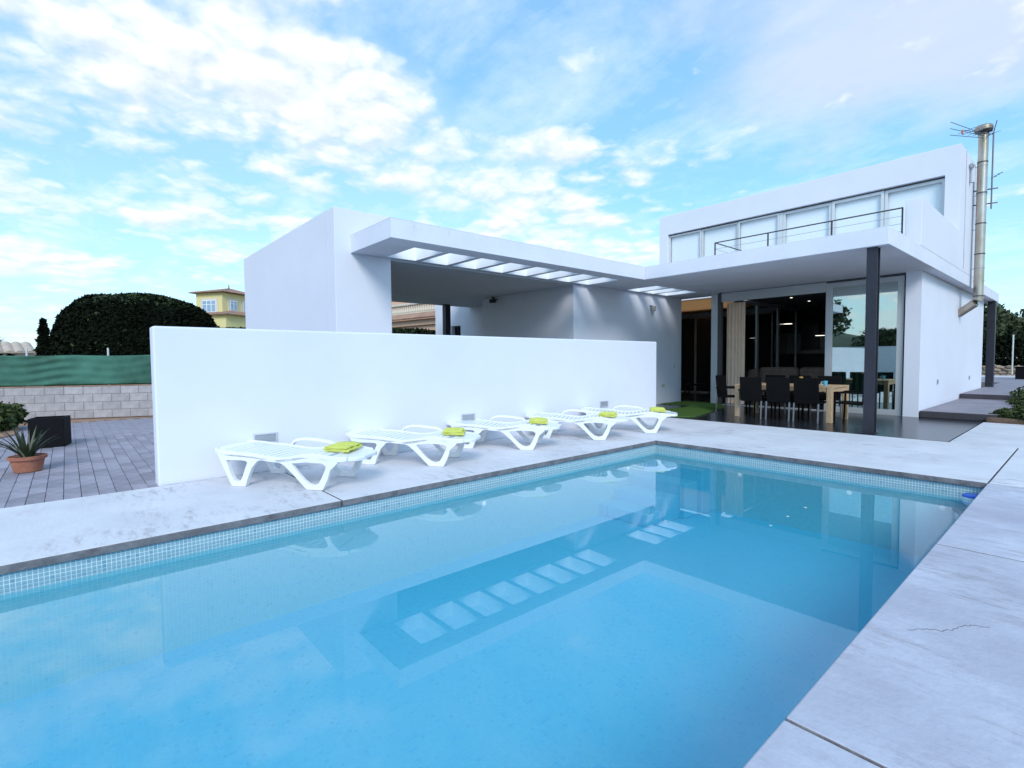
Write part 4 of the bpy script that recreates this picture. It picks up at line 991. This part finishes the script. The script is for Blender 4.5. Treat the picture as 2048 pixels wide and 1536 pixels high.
# clipped hedge behind the fence
def hedge(name, label, xc, yc, hx, hy, z1, rot, nleaf, size, power=4.0, base=0.0, wob=.025):
    t = thing(name, label, 'hedge', (xc, yc, 0)); ca, sa = math.cos(rot), math.sin(rot)
    def surf(d, rad=1.0):
        p = 1/(np.abs(d[:, 0])**power+np.abs(d[:, 1])**power+np.abs(d[:, 2])**power)**(1/power)
        q = d*p[:, None]*rad
        w_ = 1+wob*np.sin(q[:, 0]*7)*np.cos(q[:, 2]*6+q[:, 1]*5)
        lx, ly, lz = q[:, 0]*hx*w_, q[:, 1]*hy*w_, np.abs(q[:, 2])*z1*w_
        return np.stack([xc+ca*lx-sa*ly, yc+sa*lx+ca*ly, base+lz], 1)
    d = unit(nleaf); d[:, 2] = np.abs(d[:, 2]); top = surf(d, .965+.06*rng.random(nleaf)[:, None])
    nn = d*.7+unit(nleaf)*.7; nn /= np.linalg.norm(nn, axis=1)[:, None]
    leafmesh('foliage', quads(top, nn, size), [hedgem, hedget], t, leaf_slots=(rng.random(nleaf) < .02+.6*np.clip((top[:, 2]-z1*.90)/(z1*.10), 0, 1)))  # greener leaves grow more frequent towards the top
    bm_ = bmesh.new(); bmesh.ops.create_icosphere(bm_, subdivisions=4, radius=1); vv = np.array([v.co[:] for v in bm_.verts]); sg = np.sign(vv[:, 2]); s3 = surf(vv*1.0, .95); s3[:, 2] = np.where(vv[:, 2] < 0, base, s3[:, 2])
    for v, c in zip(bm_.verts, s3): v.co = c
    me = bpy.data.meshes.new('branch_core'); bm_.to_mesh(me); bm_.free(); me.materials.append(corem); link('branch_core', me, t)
    return t
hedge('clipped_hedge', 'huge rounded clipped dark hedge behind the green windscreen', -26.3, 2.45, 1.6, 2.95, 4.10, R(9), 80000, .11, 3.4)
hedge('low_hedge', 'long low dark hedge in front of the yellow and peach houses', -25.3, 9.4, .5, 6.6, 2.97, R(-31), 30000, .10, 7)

# ================================================================== DISTANT HOUSES
def roof_tiles(b, p0, p1, q1, q0, n, amp):
    """rolled clay tiles: corrugated sheet between eave p0-p1 and ridge q0-q1"""
    p0, p1, q0, q1 = map(Vector, (p0, p1, q0, q1)); V = []; F = []; k = n*6
    nrm = (p1-p0).cross(q0-p0).normalized()
    if nrm.z < 0: nrm = -nrm
    for i in range(k+1):
        t_ = i/k; h_ = amp*abs(math.sin(math.pi*n*t_))
        for v in (p0.lerp(p1, t_), q0.lerp(q1, t_)): V += [tuple(v+nrm*h_), tuple(v-nrm*.06)]
    for i in range(k):
        a = i*4; F += [(a, a+4, a+6, a+2), (a+1, a+3, a+7, a+5), (a, a+1, a+5, a+4), (a+2, a+6, a+7, a+3)]
    b.raw(V, F)
yh = thing('yellow_house', 'distant pale yellow house tower with clay tile roof left of the white box', 'house', (-63, 13, 0))
Cn = Vector((-62.2, 12.9, 0)); d1 = Vector((-.826, -.546, 0)).normalized(); d2 = Vector((-.546, .826, 0)).normalized()
def yb(a0, a1, b0, b1, z0, z1): 
    P = [Cn+d1*a+d2*b_ for a, b_ in ((a0, b0), (a1, b0), (a1, b1), (a0, b1))]; return MB().prism([(p.x, p.y) for p in P], z0, z1)
yb(0, 3.5, 0, 5.5, 0, 9.05).build('wall', yel, yh)
yb(-1.6, 5.5, -1.2, 7.5, 0, 6.55).build('wall', yel, yh)
def hip(a0, a1, b0, b1, z0, z1, n, name='roof'):
    P = [Cn+d1*a+d2*b_+Vector((0, 0, z0)) for a, b_ in ((a0, b0), (a1, b0), (a1, b1), (a0, b1))]; ap = Cn+d1*(a0+a1)/2+d2*(b0+b1)/2+Vector((0, 0, z1)); b = MB()
    for i in range(4): roof_tiles(b, P[i], P[(i+1) % 4], ap, ap, n, .05)
    return b.build(name, tile, yh)
hip(-.5, 4.0, -.5, 6.0, 9.1, 9.85, 16); hip(-2.1, 6.0, -1.7, 8.0, 6.55, 7.6, 26)
MB().tube([tuple(Cn+d1*1.75+d2*2.75+Vector((0, 0, 9.8))), tuple(Cn+d1*1.75+d2*2.75+Vector((0, 0, 10.3)))], [.09, .04], 8).build('finial', tile, yh)
def ywin(face_, s0, s1, z0, z1):
    off = -.10
    def P(s, o_): return (Cn+(d1*s+d2*o_ if face_ == 1 else d2*s+d1*o_))
    def panel_(s0, s1, z0, z1, o0, o1, nm, mm, par):
        q = [P(s0, o0), P(s1, o0), P(s1, o1), P(s0, o1)]; return MB().prism([(v.x, v.y) for v in q], z0, z1).build(nm, mm, par)
    f = panel_(s0-.25, s1+.25, z0-.25, z1+.2, -.06, .02, 'window', yeltrim, yh)
    panel_(s0, s1, z0, z1, -.10, -.061, 'frame', plast, f)
    n = 3 if s1-s0 > 1.3 else 2
    for i in range(n):
        a = s0+(s1-s0)*i/n+.06; b_ = s0+(s1-s0)*(i+1)/n-.06
        for (c0, c1) in ((z0+.07, (z0+z1)/2+.15), ((z0+z1)/2+.22, z1-.07)): panel_(a, b_, c0, c1, -.12, -.101, 'pane', skypane, f)
ywin(1, .8, 2.6, 6.95, 8.25); ywin(2, 1.0, 1.9, 7.25, 8.25); ywin(2, 2.9, 3.8, 7.25, 8.25)

ph = thing('peach_house', 'distant peach coloured house with balustrade terrace seen through the carport opening', 'house', (-29, 18, 0))
pA = Vector((-27.43, 14.45, 0)); pB = Vector((-23.46, 14.93, 0))
# recompute ends along the sight lines of the two sides of the opening
dp = (pB-pA).normalized(); npn = Vector((dp.y, -dp.x, 0));  npn = npn if npn.y < 0 else -npn
def pb(s0, s1, o0, o1, z0, z1, nm, mm, bev=0):
    q = [pA+dp*s0+npn*o0, pA+dp*s1+npn*o0, pA+dp*s1+npn*o1, pA+dp*s0+npn*o1]; return MB().prism([(v.x, v.y) for v in q], z0, z1).build(nm, mm, ph, bevel=bev)
PS0, PS1 = -4, 5.5
pb(PS0, PS1, -6, 0, 0, 3.38, 'wall', peach)
pb(PS0, PS1, -6, .16, 3.38, 3.72, 'cornice', peach, .03)
b = MB(); e0, e1, f1, f0 = [pA+dp*s+npn*o_+Vector((0, 0, z)) for s, o_, z in ((PS0, .45, 3.76), (PS1, .45, 3.76), (PS1, -.25, 4.12), (PS0, -.25, 4.12))]
roof_tiles(b, e0, e1, f1, f0, 44, .045); b.build('tile_cornice', tile, ph)
pb(PS0, PS1, -.45, -.2, 3.9, 4.18, 'terrace_band', balus, .02)
pb(PS0, PS1, -.5, -.25, 4.62, 4.74, 'handrail', balus, .02)
b = MB().lathe([(.05, 0), (.085, .10), (.07, .18), (.04, .28), (.06, .36), (.06, .44)], 10); bal = b.build('baluster', balus, None, smooth=True)
bal.parent = ph; bal.matrix_parent_inverse = Matrix.Translation(-ph.location)
for i in range(46):
    o = bal if i == 0 else bal.copy()
    if i: C.objects.link(o)
    p = pA+dp*(PS0+.1+.205*i)+npn*-.375; o.location = (p.x, p.y, 4.181)
pb(PS0, PS1, -6, -2.2, 4.0, 6.8, 'upper_wall', peach)

# far left: gable wall, cypress, spruce branch, dark trees
fg = thing('farm_shed', 'low pale shed with wavy clay tile roof edge at the far left', 'shed', (-50, -4.2, 0))
MB().prism([(-48.0, -10.5), (-48.0, -1.62), (-52, -1.2), (-52, -10.5)], 0, 2.30).build('wall', beige, fg)
b = MB(); roof_tiles(b, (-47.7, -11, 2.25), (-47.7, -1.5, 2.25), (-50.5, -1.9, 2.95), (-50.5, -11, 2.95), 18, .12); b.build('roof', mat('pale_tile', (0.52, 0.42, 0.34), 0.9, var=0.2, vscale=2), fg)
def cone_tree(name, label, x, y, h_, r_, count, size, group=None):
    t = thing(name, label, 'tree', (x, y, 0), group); MB().tube([(x, y, 0), (x, y, h_*.9)], [.14, .03], 8).build('trunk', barkm, t)
    u = rng.random(count)**.8; a = rng.random(count)*2*np.pi; rr = r_*(1-u)**.75*(.55+.5*rng.random(count))*(1+.3*np.sin(u*40))
    c = np.stack([x+np.cos(a)*rr, y+np.sin(a)*rr, .4+u*(h_-.4)], 1); leafmesh('foliage', quads(c, unit(count), size), hedgem, t); return t
cone_tree('cypress_tree', 'slender pointed dark cypress beyond the windscreen', -45.5, -1.05, 4.35, .55, 2600, .22)
cone_tree('cypress_tree', 'tiny pointed conifer top beside the clipped hedge in the distance', -58, .5, 4.1, .5, 900, .22)
bush('boxy_tree', 'dark square clipped tree between the shed and the cypress', 'tree', (-50, -.7, 0), [(-50, -.9, 1.4, .75, 1.6), (-50, -.45, 1.4, .7, 1.6)], 3500, .2, hedgem)
bush('dark_shrub', 'low dark trees on the horizon between the cypress and the clipped hedge', 'tree', (-60, .6, 0), [(-60, -.2, 1.6, 1.3, 1), (-61, 1.2, 1.9, 1.3, 1), (-60, 2.4, 2.2, 1.5, 1), (-60, 3.8, 2.3, 1.7, 1)], 3500, .25, hedgem)
spt = thing('spruce_tree', 'dark layered spruce whose branch tips reach in at the left edge', 'tree', (-33, -4.35, 0))
MB().tube([(-33, -4.35, 0), (-33, -4.35, 5.6)], [.2, .03], 8).build('trunk', barkm, spt)
Vs = []
for k in range(6):
    z = 1.6+k*.62; L_ = 2.6*(1-k/7)
    for j in range(7):
        a = j*2*math.pi/7+k*.45; n = 150; u = rng.random(n); wdt = .32*(1-u)
        lat = (rng.random(n)-.5)*2*wdt; c = np.stack([-33+np.cos(a)*u*L_-np.sin(a)*lat, -4.35+np.sin(a)*u*L_+np.cos(a)*lat, z+.25*u+rng.normal(size=n)*.05], 1)
        Vs.append(quads(c, unit(n)*.5+np.array([0, 0, .8]), .13, aspect=3))
leafmesh('foliage', np.concatenate(Vs), hedgem, spt)

# ================================================================== RIGHT BACKGROUND
def tree(label, x, y, h_, r_, count, size, group, mm=treem, name='broadleaf_tree'):
    t = thing(name, label, 'tree', (x, y, 0), group)
    MB().tube([(x, y, 0), (x+.1, y, h_*.3), (x-.1, y+.1, h_*.6)], [.22, .17, .1], 8).build('trunk', barkm, t)
    lb = MB()
    for k in range(5):
        a = k*1.26+x; lb.tube([(x, y, h_*.35), (x+math.cos(a)*r_*.5, y+math.sin(a)*r_*.5, h_*.62)], [.09, .03], 6)
    lb.build('limb', barkm, t)
    bl_ = []
    for k in range(11):
        a = rng.random()*6.28; q = rng.random()**.5*r_*.75; bl_.append((x+q*math.cos(a), y+q*math.sin(a), h_*(.42+.42*rng.random())*(1.02 if q < r_*.4 else .92), r_*(.30+.22*rng.random()), .85))
    leafmesh('crown', blob_leaves(bl_, count, size), mm, t); return t
tr = [(-9.5, 62, 6.6, 3.0), (-6.8, 63, 6.2, 2.8), (-4.0, 60, 6.0, 2.8), (-1.0, 62, 6.4, 3.0), (2.2, 60, 6.1, 2.9), (-7.5, 70, 7.2, 3.2), (-2.5, 71, 7.3, 3.3)]
tl = ['dark tree immediately right of the flue and rear column', 'dark tree behind the rear column of the villa', 'dark tree above the stone wall, left of the thin fence post', 'dark tree above the stone wall at the right edge of the picture', 'dark tree just beyond the right edge above the planting bed', 'taller tree in the back row behind the rear column', 'taller tree in the back row above the stone wall']
for (x, y, h_, r_), lab in zip(tr, tl): tree(lab, x, y, h_, r_, 5200, .26, 'dark trees behind the villa')
bush('undergrowth', 'mass of dark undergrowth below the trees beyond the stone wall', 'undergrowth', (-3, 59, 0), [(-9+i*1.6, 58.6+.5*math.sin(i*2), 1.2, 1.5, 1.0) for i in range(9)], 9000, .22, hedgem, tr=False)['kind'] = 'stuff'
sw = thing('stone_wall', 'dry stone wall of brown field stones behind the villa', 'wall', (-4, 56, -.4))
MB().box(-9, 3, 56.3, 56.9, -.5, .62).build('mortar_core', mortar, sw)
bm0 = bmesh.new(); bmesh.ops.create_icosphere(bm0, subdivisions=1, radius=1)
for v in bm0.verts: v.co *= random.uniform(.85, 1.15)
me0 = bpy.data.meshes.new('stone'); bm0.to_mesh(me0); bm0.free(); me0.materials.append(stonem)
z = -.40; row = 0
while z < .68:
    x = -8.9+random.random()*.3
    while x < 2.9:
        wdt = random.uniform(.16, .34); o = link('stone', me0, sw); o.location = (x+wdt, 56.28+random.uniform(-.03, .03), z+.05); o.scale = (wdt, .16, random.uniform(.11, .16)); o.rotation_euler = (0, random.uniform(-.25, .25), 0)
        x += wdt*1.95
    z += .23
fp = tag(MB().tube([(-4.4, 55.8, 0), (-4.4, 55.8, 3.1)], .05, 8).build('fence_post', galv), 'thin pale metal fence post standing before the dark trees at the right', 'post')
pr_ = thing('planter_box', 'black planter box at the far right edge before the stone wall', 'planter', (-2.1, 34.9, .3))
MB().box(-2.62, -1.5, 34.6, 35.2, .302, .88).build('box', plantb, pr_, bevel=.01)
MB().box(-2.66, -1.46, 34.56, 35.24, .88, .91).build('rim', plantb, pr_, bevel=.005)
lw = tag(MB().box(-9, 4, 38.2, 38.5, 0, .36).build('low_kerb', render), 'low white kerb wall crossing before the stone wall', 'kerb')
bush('juniper_shrub', 'spreading green juniper shrub at the right edge beside the steps', 'shrub', (-.55, 18.2, .1),
     [(-.85, 16.9, .18, .42, .35), (-.7, 17.9, .26, .60, .4), (-.45, 18.9, .36, .75, .45), (-.95, 19.6, .36, .55, .4), (-.1, 17.6, .4, .65, .5), (-.3, 20.2, .5, .8, .5), (-1.15, 18.6, .2, .35, .35)], 15000, .055, shrubm, tr=False)
bush('juniper_shrub', 'small dark ground shrub at the corner of the lowest step', 'shrub', (-1.1, 15.4, .1), [(-1.2, 15.25, .12, .30, .5), (-.85, 15.1, .14, .36, .5), (-.45, 15.2, .2, .42, .5), (0.1, 15.2, .2, .45, .5), (-.7, 15.9, .2, .45, .5), (0, 16, .25, .5, .5)], 9000, .05, shrubm, tr=False)

# ================================================================== BEHIND THE CAMERA (seen mirrored in the glass door)
MB_ = MB().box(-60, 12, -14.3, -14.0, -.05, 2.2).build('boundary_wall', render, bevel=.01); tag(MB_, 'white boundary wall at the back of the garden, mirrored in the glass door', 'wall')
hv = []; hf = []; nh = 60
for i in range(nh+1):
    x = -140+240*i/nh
    for j in range(5): hv.append((x, -55-j*12, [-.1, 3.5, 5.2, 5.6, -.1][j]*(.8+.35*math.sin(i*.31)+.12*math.sin(i*1.3))))
for i in range(nh):
    for j in range(4): a = i*5+j; hf.append((a, a+1, a+6, a+5))
struct(MB().raw(hv, hf).build('hills', hillm, smooth=True))
for k, (x, y, h_, r_, lab) in enumerate(((-16.4, -21, 7.6, 2.6, 'tall bushy pine mirrored in the left of the glass door'), (-9.0, -24, 4.7, 2.6, 'round dark tree mirrored in the right of the glass door'), (-12.8, -26, 4.2, 2.8, 'low dark tree mirrored in the middle of the glass door'), (-24, -23, 5.2, 3, 'dark tree far left beyond the boundary wall'))):
    tree(lab, x, y, h_, r_, 5200, .2, 'trees beyond the boundary wall')
# surplus properties used only while building
for o in C.objects:
    if '_w' in o: del o['_w']
